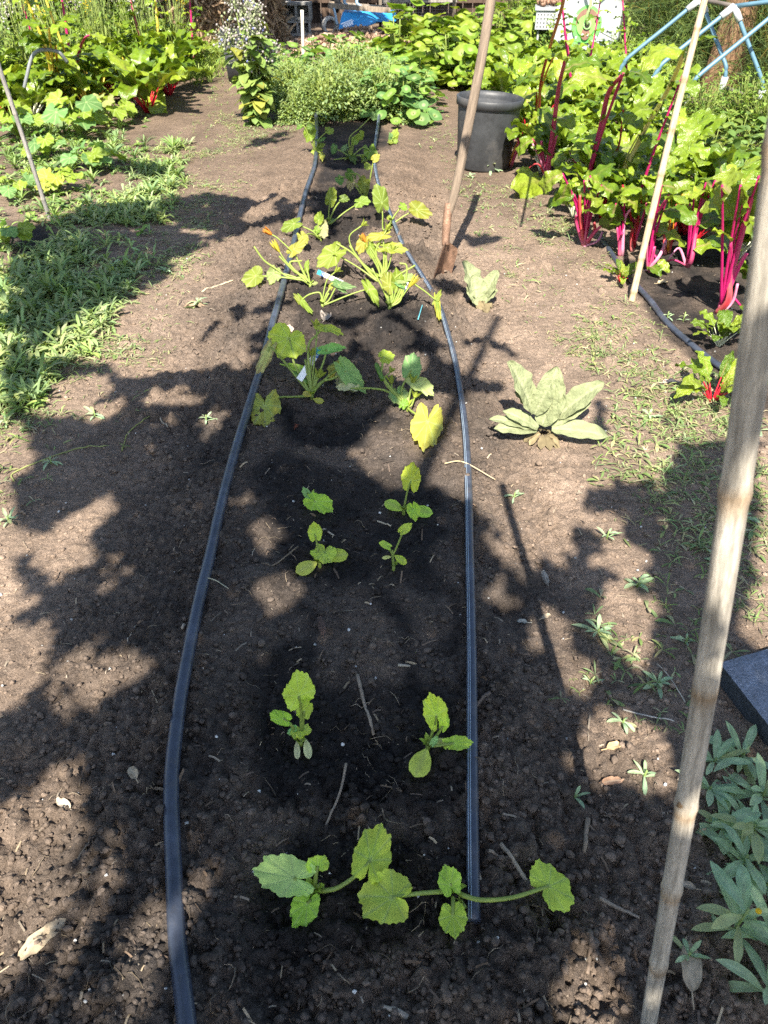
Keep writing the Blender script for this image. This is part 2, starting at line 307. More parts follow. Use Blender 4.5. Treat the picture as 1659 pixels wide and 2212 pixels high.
# ---------------------------------------------------------------- traced sun and shade patches that shape the unseen crown
R1, R2, R3, R4, R5, R6, R7 = (0, 219.4, .5), (829.5, 493.8, .5), (0, 768, .5), (829.5, 1042.4, .5), (0, 1316.7, .8713), (829.5, 1608.5, .8713), (0, 1645.8, .3307)
SUNMAP = [(0, R1, '0,560 200,500 420,430 700,420 760,390 900,370 1010,390 1200,350 1340,330 1370,400 1300,520 1210,560 1060,560 900,640 780,660 780,740 600,840 420,920 300,1000 160,1100 0,1250'),
 (0, R1, '440,210 600,250 760,290 740,340 600,330 450,290'), (0, R1, '940,230 1100,140 1250,110 1300,150 1100,190 970,230'),
 (0, R1, '1040,800 1090,830 860,1060 740,1090 900,940'), (0, R1, '980,900 1200,850 1160,1050 1080,1130 1030,1000'), (0, R1, '640,1207 700,1130 850,1110 1010,1130 1010,1207'),
 (0, R1, '1370,330 1659,380 1659,560 1400,600 1330,500'), (0, R1, '1330,90 1659,60 1659,300 1380,300 1330,200'), (1, R1, '1090,460 1160,450 1150,500 1090,500'), (1, R1, '1500,470 1659,470 1659,530 1500,520'), (1, R1, '1240,370 1300,360 1290,430 1230,450'),
 (0, R1, '1200,830 1659,850 1659,1207 1080,1207 1150,1050'), (1, R1, '1260,900 1340,890 1330,930 1250,930'), (1, R1, '1560,1010 1659,1000 1659,1050 1580,1050'),
 (0, R2, '200,0 560,0 540,60 380,90 290,30'), (0, R2, '150,190 330,210 380,270 340,300 240,320 160,250'), (0, R2, '0,340 200,370 280,520 240,640 230,740 130,760 0,830'), (1, R2, '170,350 250,360 260,400 180,390'),
 (0, R2, '300,450 450,440 610,540 560,570 430,500 300,520'), (0, R2, '370,640 430,580 480,640 560,680 540,720 380,730 330,760 240,740 230,620 330,540'),
 (0, R2, '374,750 392,750 442,950 486,1207 470,1207 426,960'), (0, R2, '880,720 940,700 1000,800 1010,900 1010,1060 1180,1060 1250,900 1440,880 1659,880 1659,1207 850,1207 870,1130 990,1060 940,1000 940,960 880,830'),
 (0, R2, '1130,780 1230,770 1290,870 1200,850'), (1, R2, '1110,1090 1180,1070 1230,1120 1160,1130'),
 (0, R3, '0,0 480,0 500,60 700,50 900,20 1050,60 1100,0 1659,0 1659,1300 0,1300'), (0, R4, '0,0 1659,0 1659,1300 0,1300'), (0, (0, 0, 1), '-3000,1400 6000,1400 6000,4000 -3000,4000'),
 (1, R3, '500,0 1040,0 1000,25 760,40 600,30'),
 (1, R3, '120,190 300,100 440,90 450,120 330,190 280,240 120,210'), (1, R3, '310,240 480,190 490,220 400,260'), (1, R3, '870,300 930,235 955,260 905,325'), (1, R3, '-80,320 50,290 60,330 90,440 60,500 -80,560'), (1, R3, '680,280 770,225 760,250'),
 (1, R3, '100,860 250,720 430,620 460,640 380,740 290,800 355,840 340,890 240,945 210,890'), (1, R3, '20,790 120,710 100,770 20,820'), (1, R3, '435,945 535,880 480,955'), (1, R3, '-60,1060 80,1020 60,1080 -60,1100'),
 (1, R3, '1125,740 1190,715 1210,780 1170,825'), (1, R3, '1165,1040 1200,975 1275,980 1230,1095 1180,1105'), (1, R3, '1540,400 1659,350 1900,350 1900,520 1659,540 1580,480'), (1, R3, '1000,640 1080,620 1060,665'),
 (1, R2, '100,780 345,770 345,1160 260,1080 200,1035 0,1030 -60,960 0,840'),
 (1, R4, '230,-20 850,-20 830,80 780,220 785,335 700,290 600,200 530,210 625,330 610,370 560,360 520,250 480,180 400,80 330,50'), (0, R4, '466,-20 480,-20 505,200 475,190'),
 (1, R4, '890,160 920,120 1005,190 960,235 900,200'), (1, R4, '940,320 1000,285 1110,300 1125,370 1000,385'), (1, R4, '440,240 485,225 480,285 445,275'), (1, R4, '490,480 545,455 548,515 500,525'),
 (1, R4, '950,570 1000,475 1150,490 1130,595 1050,615 990,605'), (1, R4, '675,620 720,555 780,620 740,735 685,735'), (1, R4, '1035,680 1090,645 1140,690 1100,745 1040,735'), (1, R4, '765,780 850,765 905,830 850,890 770,845'), (1, R4, '900,600 950,590 960,640 910,640'),
 (1, R4, '850,1190 920,1060 1000,1025 1110,1050 1135,1150 1110,1230 860,1230'), (1, R4, '1500,540 1560,505 1625,600 1600,665 1540,645'),
 (1, R6, '690,60 722,35 735,120 705,145'), (1, R6, '422,505 462,488 462,555 428,562'), (1, R6, '498,565 514,498 534,565'), (1, R6, '540,470 572,488 584,560 560,605'), (1, R6, '452,605 502,570 524,685 468,695'),
 (1, R5, '-60,90 60,60 92,40 62,180 -60,300'), (1, R5, '145,255 178,130 232,78 222,132 192,180 172,255'), (1, R5, '212,212 288,118 348,112 342,152 262,208'),
 (1, R7, '-200,430 0,420 150,260 330,85 455,125 425,270 255,400 60,590 -200,600'), (1, R7, '-200,600 60,600 180,605 340,480 490,455 505,640 405,900 330,1045 200,1085 120,1210 -200,1600'), (0, R7, '470,500 490,500 330,880 180,1240 140,1240 300,880'),
 (1, R7, '690,690 795,550 785,800 740,890 655,870'), (1, R7, '625,1035 725,935 695,1205 560,1280 505,1245'), (1, R7, '945,1100 1000,985 1095,1005 1085,1150 1105,1330 1112,1410 1060,1335 1000,1275 895,1235 895,1180'),
 (1, R7, '1285,1135 1300,900 1380,715 1505,695 1565,800 1535,905 1405,1045 1385,1150'), (1, R7, '775,1510 805,1405 955,1425 1015,1495 850,1530'), (1, R7, '395,1500 430,1425 545,1385 485,1480 455,1690 405,1650'), (1, R7, '1285,1760 1285,1545 1355,1515 1335,1760'), (1, R7, '455,1325 545,1285 500,1345')]
SUNMAP = [(v, pts(T, s)) for v, T, s in SUNMAP] + [(1, pts((496.5, 367.6, .5907), s)) for s in ['170,530 260,520 270,580 180,600', '480,570 560,550 650,600 630,650 520,660', '640,530 720,500 770,560 720,600', '40,540 110,530 100,600 50,610', '350,450 450,440 480,520 380,540', '600,190 720,200 740,300 650,290', '430,180 560,190 540,240 440,230', '280,30 400,20 410,60 300,70', '30,330 200,330 210,420 60,440', '250,590 420,580 430,650 260,660', '560,680 700,690 690,760 580,750', '60,60 160,50 150,90 70,95', '200,560 320,540 330,600 220,620']]
def lit(px, py):
    r = np.ones(np.shape(px), bool)
    for v, p in SUNMAP: r[inpoly(px, py, p)] = bool(v)
    return r
def leaf_cards(C, size, nrm, col):                             # one small pointed leaf per centre, no two alike
    n = len(C); N = nrm + RNG.normal(0, .38, (n, 3)); N /= np.linalg.norm(N, axis=1)[:, None]
    a = np.cross(N, RNG.normal(0, 1, (n, 3))); a /= np.linalg.norm(a, axis=1)[:, None]; b = np.cross(N, a)
    s = np.asarray(size) * RNG.uniform(.8, 1.25, n); s = s[:, None]
    V = np.stack([C - a * s * .62, C + b * s * .42 - a * s * .05 + N * s * .08, C + a * s * .62, C - b * s * .42 - a * s * .05 + N * s * .08], 1).reshape(-1, 3)
    return V, np.arange(4 * n).reshape(-1, 4), np.repeat(np.asarray(col) * RNG.uniform(.7, 1.3, (n, 1)), 4, 0)
def shade_tree():  # unseen shadow caster: leaves stand only where the traced map is shaded
    root = thing('shade_tree', 'unseen broadleaf tree behind the photographer, crown shaped to cast the dappled shade', 'tree', (-2.2, -7.5, 0))
    mb = MB()
    for x0, x1, y0, y1, st, sz in ((-2.6, 3.0, .1, 3.4, .022, .05), (-4.2, 2.2, 3.4, 8.2, .042, .095)):
        X, Y = np.meshgrid(np.arange(x0, x1, st), np.arange(y0, y1, st)); X = X.ravel(); Y = Y.ravel()
        X = X + RNG.uniform(-.4, .4, len(X)) * st; Y = Y + RNG.uniform(-.4, .4, len(Y)) * st
        wx = (fbm(X * 11, Y * 11, 61, 3) - .45) * .05; wy = (fbm(X * 11, Y * 11, 77, 3) - .45) * .06; k = np.ones(len(X), bool); e = sz * .75
        for ox, oy in ((0, 0), (e, 0), (-e, 0), (0, e * 1.3), (0, -e * 1.3)):
            u, v, d = proj(X + wx + ox, Y + wy + oy, np.full(len(X), .02)); k &= ~lit(u, v)
        k &= fbm(X * 6, Y * 6, 90, 3) < np.where((Y > 2.6) & (X < -.7), .60, .74)
        X, Y = X[k], Y[k]; t = RNG.uniform(2.9, 4.6, len(X))
        t += .6 * vnoise(X * 1.5, Y * 1.5, 4)
        mb.add(*leaf_cards(np.stack([X, Y, np.full(len(X), .02)], 1) + t[:, None] * TOSUN, sz, TOSUN, (.06, .11, .025)))
    mb.build('crown', M['weed'], root, (-2.2, -7.5, 0))
    mb = MB(); b = A(-2.2, -7.5, 0)
    V, Fs, U = tube(catmull([b, b + A(.05, .1, 1.5), b + A(.2, .3, 3.0), b + A(.5, 1.0, 4.6)], 6), np.linspace(.24, .12, 19), 14); mb.add(V, Fs, (.12, .09, .065), U)
    for e in ((-.6, -1.4, 3.4), (.9, -1.0, 3.6), (2.2, -1.6, 3.4), (-2.3, 0.4, 3.7), (.2, .2, 3.9)):
        V, Fs, U = tube(catmull([b + A(.2, .3, 3.0), (b + A(.2, .3, 3.4) + A(*e)) / 2 + A(0, 0, .4), A(*e)], 8), np.linspace(.09, .018, 17), 8); mb.add(V, Fs, (.12, .09, .065), U)
    mb.build('trunk', M['bark'], root, b)
shade_tree()
# ---------------------------------------------------------------- ground
WET = [[(600, 985), (760, 1000), (905, 1010), (960, 1090), (965, 1200), (900, 1250), (640, 1255), (590, 1180), (570, 1050)],
       [(560, 1470), (700, 1430), (1000, 1480), (1010, 1700), (900, 1740), (640, 1760), (520, 1680)], [(540, 1850), (640, 1790), (1012, 1770), (1012, 2010), (880, 2060), (700, 2140), (560, 2020)], [(615, 1250), (655, 1250), (650, 1460), (610, 1470)], [(780, 1250), (830, 1260), (900, 1470), (850, 1480)], [(930, 1240), (985, 1260), (1000, 1420), (960, 1440)],
       [(580, 880), (700, 900), (800, 860), (860, 900), (780, 960), (620, 960)], [(640, 620), (780, 640), (900, 640), (950, 700), (900, 760), (640, 780), (610, 720)],
       [(690, 330), (800, 330), (830, 470), (790, 540), (700, 540), (660, 470)], [(680, 270), (830, 270), (850, 320), (700, 330)],
       [(1330, 560), (1480, 500), (1800, 560), (1800, 950), (1600, 870), (1430, 720)], [(0, 470), (110, 480), (180, 560), (90, 640), (0, 610)], [(20, 330), (180, 320), (200, 360), (60, 380)]]
def axis1(dense, a, b, s0, lo, hi, g):
    m = np.arange(a, b, s0).tolist(); s = s0
    while m[-1] < hi: s *= g; m.append(m[-1] + s)
    s = s0; l = [a]
    while l[-1] > lo: s *= g; l.append(l[-1] - s)
    return np.array(l[:0:-1] + m)
def ground():
    gx = axis1(1, -1.35, 1.55, .0065, -42, 42, 1.03); gy = axis1(1, .42, 4.6, .0075, -9, 60, 1.013)
    X, Y = np.meshgrid(gx, gy); Z = Hs(X, Y)
    d = np.abs(X - bed_x(Y)); near = sstep(12, 3.0, Y) * sstep(6, 2.5, np.abs(X))
    rough = (.35 + .75 * sstep(.25, .5, d) * sstep(1.0, .6, d) + .5 * (d < .45) + .8 * (d < .6) * sstep(2.2, 3.0, Y) * sstep(6.6, 5.6, Y)) * (.25 + .75 * near) * (1 + .9 * sstep(1.5, .7, Y))
    rough = rough * (.5 + 1.0 * fbm(X * 2.1, Y * 2.1, 21, 2))
    Z = Z + rough * (.036 * (fbm(X * 9, Y * 9, 5, 3) - .45) + .022 * (np.abs(fbm(X * 30, Y * 30, 8, 3) - .45) * 2 - .3) + .012 * (vnoise(X * 75, Y * 75, 9) - .5) + .007 * (vnoise(X * 140, Y * 140, 19) - .5))
    for _ in range(4200):                                       # clods: rounded lumps in the dug soil
        x, y = RNG.uniform(-1.7, 1.9), (.4 + 3.6 * RNG.random() ** 1.3) if _ % 2 else RNG.uniform(2.2, 5.6); dd = abs(x - bed_x(y))
        if RNG.random() > (.75 if dd < .75 else .22) : continue
        r = RNG.choice([.008, .013, .019, .028], p=[.42, .33, .19, .06]) * (1.15 if y < 1.2 else .9 if y < 2.4 else 1.35)
        i0, i1 = np.searchsorted(gx, [x - r, x + r]); j0, j1 = np.searchsorted(gy, [y - r, y + r])
        if i1 - i0 < 2 or j1 - j0 < 2: continue
        q = ((X[j0:j1, i0:i1] - x) / r) ** 2 + ((Y[j0:j1, i0:i1] - y) / (r * RNG.uniform(.7, 1))) ** 2
        q = q * (.75 + .6 * vnoise(X[j0:j1, i0:i1] / r * 1.3, Y[j0:j1, i0:i1] / r * 1.3, int(_)))
        Z[j0:j1, i0:i1] += np.clip(1 - q, 0, 1) ** .7 * r * RNG.uniform(.5, .85) * (.55 + .9 * vnoise(X[j0:j1, i0:i1] / r * 2.6, Y[j0:j1, i0:i1] / r * 2.6, int(_) + 5))
    for px, py, r, h in ((1085, 1290, .055, -.06), (1040, 1190, .07, -.03), (880, 545, .12, .035), (560, 1260, .08, .03), (640, 1000, .1, .02), (1120, 1240, .06, .03), (590, 930, .07, .025), (780, 640, .12, .03), (1010, 2150, .07, .03), (1180, 2060, .08, .03), (300, 2140, .07, .035), (600, 2120, .06, -.03)):
        q = G(px, py); Z = Z + h * np.exp(-(((X - q[0]) / r) ** 2 + ((Y - q[1]) / r) ** 2) * (1 + .8 * fbm(X * 20, Y * 20, 71, 2)))
    u, v, dep = proj(X, Y, Z); wet = np.zeros(X.shape)
    w = (fbm(X * 7, Y * 7, 31, 4) - .47) * 190 * (2.0 / np.maximum(dep, .8))
    for p in WET: wet[inpoly(u + w, v + w * .8, p)] = 1
    wet[dep < .2] = 0
    k = np.ones(5) / 5
    for _ in range(2): wet = np.apply_along_axis(lambda a: np.convolve(a, k, 'same'), 0, wet); wet = np.apply_along_axis(lambda a: np.convolve(a, k, 'same'), 1, wet)
    dry = A(.225, .167, .124); dark = A(.060, .050, .043); wt = A(.018, .016, .0155); far = A(.145, .105, .075)
    mixd = np.clip(sstep(.9, .45, d) * (Y < 5) * .75 + (fbm(X * 5, Y * 5, 44, 3) - .5) * .9, 0, 1)[..., None]
    C = dry + (dark - dry) * mixd; C = C + (far - C) * sstep(3.5, 6.5, Y)[..., None]; C = C * (.66 + .68 * fbm(X * 5, Y * 5, 83, 5))[..., None]
    C = C + (wt - C) * (wet * (.55 + .7 * fbm(X * 9, Y * 9, 51, 3)).clip(0, .97))[..., None]
    mb = MB(); mb.add(np.stack([X, Y, Z], -1).reshape(-1, 3), strip_faces(len(gy), len(gx)), C.reshape(-1, 3))
    tag(mb.build('ground', M['soil']), kind='structure')
    return gx, gy, Z, C
GXA, GYA, GZ, GC = ground()
def gi(x, y):
    i = np.clip(np.searchsorted(GXA, x), 0, len(GXA) - 1); j = np.clip(np.searchsorted(GYA, y), 0, len(GYA) - 1); return j, i
def gz(x, y): j, i = gi(x, y); return GZ[j, i]
def crumbs():
    mb = MB(); n = 42000
    y = .42 + 5.2 * RNG.random(n) ** 1.5; x = RNG.uniform(-1, 1, n) * (.75 + .55 * y); x += .05
    d = np.abs(x - bed_x(y)); k = RNG.random(n) < np.where(d < .7, 1, .5); x, y, d = x[k], y[k], d[k]; n = len(x)
    r = np.exp(RNG.normal(np.log(.0032), .55, n)) * np.where(y < 1.3, 1.15, 1); r = np.clip(r, .0018, .0095)
    j, i = gi(x, y); z = GZ[j, i] + r * .25; c = GC[j, i] * RNG.uniform(.75, 1.35, (n, 1))
    B = ICO[None] * RNG.uniform(.65, 1.25, (n, 12, 1)) * r[:, None, None] * np.stack([RNG.uniform(.8, 1.4, n), RNG.uniform(.8, 1.4, n), RNG.uniform(.6, 1, n)], 1)[:, None]
    V = B + np.stack([x, y, z], 1)[:, None]
    mb.add(V.reshape(-1, 3), (ICOF[None] + 12 * np.arange(n)[:, None, None]).reshape(-1, 3), np.repeat(c, 12, 0))
    tag(mb.build('soil_crumbs', M['crumb'], smooth=True), 'loose dark crumbs of dug soil scattered over the bed and path', 'soil crumbs', kind='stuff')
    mb = MB(); n = 6000                                        # straw bits and chips
    y = .45 + 6.5 * RNG.random(n) ** 1.25; x = RNG.uniform(-1, 1, n) * (.75 + .55 * y) + .05
    L = np.clip(np.exp(RNG.normal(np.log(.010), .65, n)), .003, .05); w = np.clip(L * RNG.uniform(.05, .25, n), .0009, .004); a = RNG.uniform(0, 2 * pi, n); sl = RNG.normal(0, .18, n)
    z = gz(x, y) + .0035; dr = np.stack([np.cos(a), np.sin(a), sl], 1); sd = np.stack([-np.sin(a), np.cos(a), RNG.normal(0, .5, n)], 1); c0 = np.stack([x, y, z], 1)
    up = A(0, 0, 1) * np.abs(w)[:, None] * .5
    V = np.stack([c0 - dr * L[:, None] / 2 - sd * w[:, None] / 2, c0 - dr * L[:, None] / 2 + sd * w[:, None] / 2, c0 + sd * w[:, None] / 2 + up * 2, c0 - sd * w[:, None] / 2 + up * 2, c0 + dr * L[:, None] / 2 + sd * w[:, None] / 2, c0 + dr * L[:, None] / 2 - sd * w[:, None] / 2], 1).reshape(-1, 3)
    k = 6 * np.arange(n)[:, None]; Q = np.vstack([k + np.array([[0, 1, 2, 3]]), k + np.array([[3, 2, 4, 5]])])
    c = np.array([(.38, .30, .20), (.20, .14, .095), (.30, .25, .19), (.12, .09, .07)])[RNG.integers(0, 4, n)] * RNG.uniform(.6, 1.2, (n, 1))
    mb.add(V, Q, np.repeat(c, 6, 0))
    tag(mb.build('straw_litter', M['dry']), 'short bits of dry straw and bark strewn over the soil', 'straw litter', kind='stuff')
    mb = MB(); n = 420
    y = .5 + 4 * RNG.random(n) ** 1.3; x = RNG.uniform(-1, 1, n) * (.7 + .5 * y); r = RNG.uniform(.0014, .0042, n)
    V = ICO[None] * r[:, None, None] * RNG.uniform(.6, 1.3, (n, 12, 1)) + np.stack([x, y, gz(x, y) + r], 1)[:, None]
    mb.add(V.reshape(-1, 3), (ICOF[None] + 12 * np.arange(n)[:, None, None]).reshape(-1, 3), np.repeat(np.array([(.55, .55, .53)]) * RNG.uniform(.6, 1.2, (n, 1)), 12, 0))
    tag(mb.build('perlite_specks', M['stone'], smooth=False), 'tiny white perlite and grit specks lying in the dark soil', 'perlite', kind='stuff')
    mb = MB()                                                   # fine pale rootlets
    for _ in range(420):
        y = .5 + 2.6 * RNG.random() ** 1.3; x = RNG.uniform(-1, 1) * (.6 + .5 * y); a = RNG.uniform(0, 6.28); L = RNG.uniform(.02, .06); p = []
        for s in range(5): p.append((x, y, float(gz(x, y)) + .002 + .006 * sin(s * .8))); a += RNG.normal(0, .5); x += cos(a) * L / 4; y += sin(a) * L / 4
        V, Fs, U = tube(p, RNG.uniform(.0005, .0010), 3); mb.add(V, Fs, A(.30, .24, .17) * RNG.uniform(.5, 1.2), U)
    tag(mb.build('root_fibres', M['dry']), 'fine pale root fibres tangled on the soil surface', 'root fibres', kind='stuff')
crumbs()
# ---------------------------------------------------------------- things built along traced outlines
def ztube(pl, r, col, seg=8, sub=5, flat=1.0, mb=None):
    mb = mb or MB(); p = catmull(pl, sub); V, Fs, U = tube(p, np.interp(np.linspace(0, 1, len(p)), np.linspace(0, 1, np.size(r)), np.atleast_1d(r)), seg, flat); mb.add(V, Fs, col, U); return mb
def gpath(s, h=0.0): return [G(px, py) + A(0, 0, h) for px, py in pts((0, 0, 1), s)]
def hose(name, s, r, h, label, stripe=None, lift=()):
    p = gpath(s, h); p = np.array(p)
    for i, z in lift: p[i][2] += z
    c = catmull(p, 8); root = thing(name, label, 'hose', c[0], 'drip hoses laid along the beds')
    # never let it sink under the real ground
    zz = np.maximum(c[:, 2], gz(c[:, 0], c[:, 1]) + r * .35); k = np.ones(17) / 17; zz = np.convolve(np.pad(zz, 8, 'edge'), k, 'valid'); c[:, 2] = zz
    mb = MB(); V, Fs, U = tube(c, r, 16, .9); mb.add(V, Fs, (1, 1, 1), U); mb.build('tubing', M['hose'], root, c[0])
    if stripe:
        tg = np.gradient(c, axis=0); sdv = np.cross(tg, A(0, 0, 1)); sdv /= np.linalg.norm(sdv, axis=1)[:, None]
        for a in stripe:
            ln = c - sdv * r * sin(a) + A(0, 0, 1) * r * .92 * cos(a); mb = MB(); V, Fs, U = tube(ln, .0008, 5); mb.add(V, Fs, (1, 1, 1), U); mb.build('stripe', M['line'], root, c[0])
    return root
hose('drip_hose', '412,2290 404,2200 386,2050 378,1900 372,1700 385,1560 402,1450 430,1310 456,1200 482,1080 512,970 545,860 567,790 590,700 612,620 637,520 660,420 680,362 684,310 684,272 676,236', .0165, .012,
     'thick flattened black drip hose running the whole left edge of the squash bed', None, [(18, .02), (19, .05), (20, .09)])
hose('drip_hose', '1022,1996 1020,1800 1019,1600 1018,1400 1014,1200 1011,1050 1004,930 986,800 966,720 950,670 925,620 892,570 868,530 845,470 820,410 810,360 808,335 816,290 824,245', .0132, .01,
     'thin black drip hose with pale twin stripes along the right edge of the squash bed', (.75, .35), [(17, .05), (18, .10)])
hose('drip_hose', '1300,520 1345,586 1400,650 1440,700 1500,755 1560,800 1640,850', .015, .008, 'dusty black drip hose along the front edge of the chard bed beside the red stalks')
def bamboo(name, a, b, r0, r1, nodes, label, cat='stake', col=(.46, .37, .25), ring=(.22, .14, .07), knots=()):
    n = 120; t = np.linspace(0, 1, n); p = A(*a) + np.outer(t, A(*b) - A(*a)); L = np.linalg.norm(A(*b) - A(*a))
    p = p + np.outer(np.sin(t * 5 + r0 * 900), A(1, 0, 0)) * L * .0025
    r = np.interp(t, [0, 1], [r0, r1]); c = np.tile(A(*col), (n, 1))
    for q in nodes:
        g = np.exp(-((t - q) * L / .006) ** 2); r = r * (1 + .16 * g); g2 = np.exp(-((t - q + .004) * L / .014) ** 2); c = c + (A(*ring) - c) * (g2 * .75)[:, None]
        g3 = ((t > q) * np.exp(-(t - q) * L / .05)) * .2; c = c + (A(.58, .53, .43) - c) * g3[:, None]
    V, Fs, U = tube(p, r, 18); C = np.vstack([np.repeat(c, 18, 0), c[:1], c[-1:]])
    root = thing(name, label, cat, a); mb = MB(); mb.add(V, Fs, C, U); mb.build('cane', M['bamboo'], root, a)
    for q in knots:
        i = int(q * (n - 1)); mb = MB(); e = p[i] + unit(CAM - p[i] + A(-.5, 0, 0)) * r[i] * .85
        mb.add(e + ICO * A(.008, .006, .009), [ICOF], (.20, .13, .07)); mb.build('knot', M['bamboo'], root, a)
    return root
s0 = G(1402, 2226); s1 = P(1655, 560, .60); s2 = s1 + (s1 - s0) * .35
bamboo('bamboo_stake', s0 - unit(s1 - s0) * .1, s2, .0128, .0140, [.055, .175, .285, .385, .50, .64, .80], 'thick pale weathered bamboo stake leaning close to the camera at right', col=(.33, .30, .25), knots=(.057, .39))
s0 = G(1361, 652); s1 = P(1531, -40, 3.35)
bamboo('bamboo_stake', s0 - A(0, 0, .1), s1, .016, .0145, [.1, .21, .33, .47, .60, .74, .88], 'slender tan bamboo stake standing between the path and the red chard', col=(.40, .31, .19))
s0 = G(110, 472); s1 = P(-30, 60, 4.1)
bamboo('garden_stake', s0 - A(0, 0, .1), s1, .013, .012, [.2, .42, .63, .85], 'thin grey stake leaning out of the left squash patch', col=(.24, .225, .21), ring=(.25, .23, .21))
s0 = G(655, 128); ztube([s0 - A(0, 0, .05), P(657, 59, np.linalg.norm(s0 - CAM) * .985)], .022, (.62, .57, .48), 8)
o = ztube([s0 - A(0, 0, .05), s0 + A(.02, 0, .55)], .020, (.62, .57, .48), 8).build('short_stake', M['wood'], None, s0); tag(o, 'short pale wooden stake upright behind the feathery bush', 'stake')
# shovel stuck in the path edge
def shovel():
    g = G(942, 592); d0 = float((g - CAM) @ FW); top = P(1069, -60, d0 - .42); sock = P(966, 470, d0 - .10); neck = P(963, 512, d0 - .06)
    root = thing('shovel', 'old shovel with grey wooden handle and rusty blade stuck in the soil', 'shovel', g)
    hp = catmull([sock, P(985, 405, d0 - .15), P(1015, 255, d0 - .25), P(1043, 110, d0 - .34), top], 8)
    ztube(hp, [.019, .0225, .024, .0235, .024], (.17, .13, .095), 14, 1).build('handle', M['wood'], root, g)
    ztube([P(971, 440, d0 - .12), sock, neck, P(963, 530, d0 - .045)], [.0235, .0225, .021, .020], (1, 1, 1), 14, 4).build('socket', M['rust'], root, g)
    mb = MB(); dn = unit(P(940, 600, d0 + .03) - P(965, 520, d0 - .05)); sx = unit(A(.55, .83, .12)); sx = unit(sx - dn * (sx @ dn)); nn = np.cross(dn, sx)
    b = P(964, 522, d0 - .05); n, m = 14, 11; s = np.linspace(0, 1, n); t = np.linspace(-1, 1, m); w = np.interp(s, [0, .05, .15, .55, .8, .93, 1], [.025, .085, .10, .105, .085, .045, .008]) * .95
    for off in (0, .003):
        V = b + (s * .27)[:, None, None] * dn + (t[None] * w[:, None])[:, :, None] * sx + ((np.abs(t)[None] ** 2) * w[:, None] * .38 + .012 * np.exp(-(t[None] / .25) ** 2) * (1 - s[:, None]) + off)[:, :, None] * nn
        mb.add(V.reshape(-1, 3), strip_faces(n, m), (1, 1, 1))
    mb.build('blade', M['rust'], root, g)
shovel()
# pots
def pot():
    g = G(1048, 374); yb = g[1]; k = (yb + .2) / yb
    root = thing('plant_pot', 'large round black nursery pot beside the shovel and chard', 'pot', (g[0], yb + .2, g[2]))
    c = A(g[0], yb + .2, g[2]); R = .242; h = .475; mb = MB()
    V, Fs = lathe([(.01, .002), (.19, .0), (.196, .012), (.228, h - .062), (.228, h - .05), (.218, h - .05), (.185, .03), (.01, .03)], 56); tl = rotz(0) @ np.array([[1, 0, .045], [0, 1, 0], [-.045, 0, 1]])
    mb.add(V @ tl.T + c, Fs, (1, 1, 1)); mb.build('pot_wall', M['pot'], root, c)
    mb = MB(); V, Fs = lathe([(.2285, h - .06), (R, h - .055), (R + .003, h - .004), (R - .002, h), (R - .01, h - .001), (.222, h - .03), (.2185, h - .055)], 56); mb.add(V @ tl.T + c, Fs, (1, 1, 1)); mb.build('rim', M['pot'], root, c)
    for z in (.08, .15, .22, .29):
        pass
    g = G(514, 180); c = g + A(0, .15, 0); root = thing('square_bin', 'square dark grey plastic bin behind the borage on the left', 'bin', c, rz=0)
    mb = MB(); h = .50; a, b = .118, .145; Rz = rotz(.12)
    def sq(r, z): return np.array([[-r, -r, z], [r, -r, z], [r, r, z], [-r, r, z]]) @ Rz.T + c
    mb.add(*hexa(sq(a, 0), sq(b, h - .10)), (1, 1, 1)); mb.build('bin_body', M['pot'], root, c)
    mb = MB(); ro, ri = .168, .150
    rings = [sq(ro * .93, h - .11), sq(ro * .96, h - .035), sq(ro * 1.03, h - .03), sq(ro * 1.03, h), sq(ri, h), sq(ri * .93, h - .10)]
    V = np.vstack(rings); i = np.arange(5)[:, None] * 4; j = np.arange(4)[None]; kk = (j + 1) % 4
    mb.add(V, np.stack([i + j, i + kk, i + 4 + kk, i + 4 + j], -1).reshape(-1, 4), (1, 1, 1)); mb.add(sq(ri * .95, h - .09), np.array([[0, 1, 2, 3]]), (1, 1, 1)); mb.build('rim', M['pot'], root, c, smooth=False)
pot()
# paver at the right edge
def paver():
    z = .062; a = onz(1556, 1428, z); e1 = unit((onz(1668, 1386, z) - a) * A(1, 1, 0)); e2 = unit((onz(1662, 1563, z) - a) * A(1, 1, 0)); e1 = unit(e1 - .5 * e2 * (e1 @ e2))
    n = 24; m = 24; mb = MB(); s = np.linspace(0, .42, n); t = np.linspace(0, .42, m)
    top = a + s[:, None, None] * e1 + t[None, :, None] * e2; jit = (fbm(top[..., 0] * 60, top[..., 1] * 60, 3, 3) - .5) * .003
    ed = np.minimum.reduce([s[:, None] + 0 * t, t[None] + 0 * s[:, None], .42 - s[:, None] + 0 * t, .42 - t[None] + 0 * s[:, None]])
    top[..., 2] = z + jit - .006 * np.exp(-ed / .004); mb.add(top.reshape(-1, 3), strip_faces(n, m)[:, ::-1], (.19, .21, .25))
    for line in (top[0], top[-1], top[:, 0], top[:, -1]):
        hs = np.linspace(0, 1, 7); ln = np.stack([line + A(0, 0, -.062) * h for h in hs]); ln[..., :2] += (vnoise(ln[..., 0] * 160 + ln[..., 2] * 90, ln[..., 1] * 160, 6) - .5)[..., None] * .006 * (np.sin(hs * pi))[:, None, None]
        mb.add(ln.reshape(-1, 3), strip_faces(7, len(line)), (.045, .05, .055))
    tag(mb.build('rubber_paver', M['stone'], None, (a[0], a[1], 0), smooth=True), 'dark blue grey slab with crumbly edge lying at the right edge of the photo', 'paver')
paver()
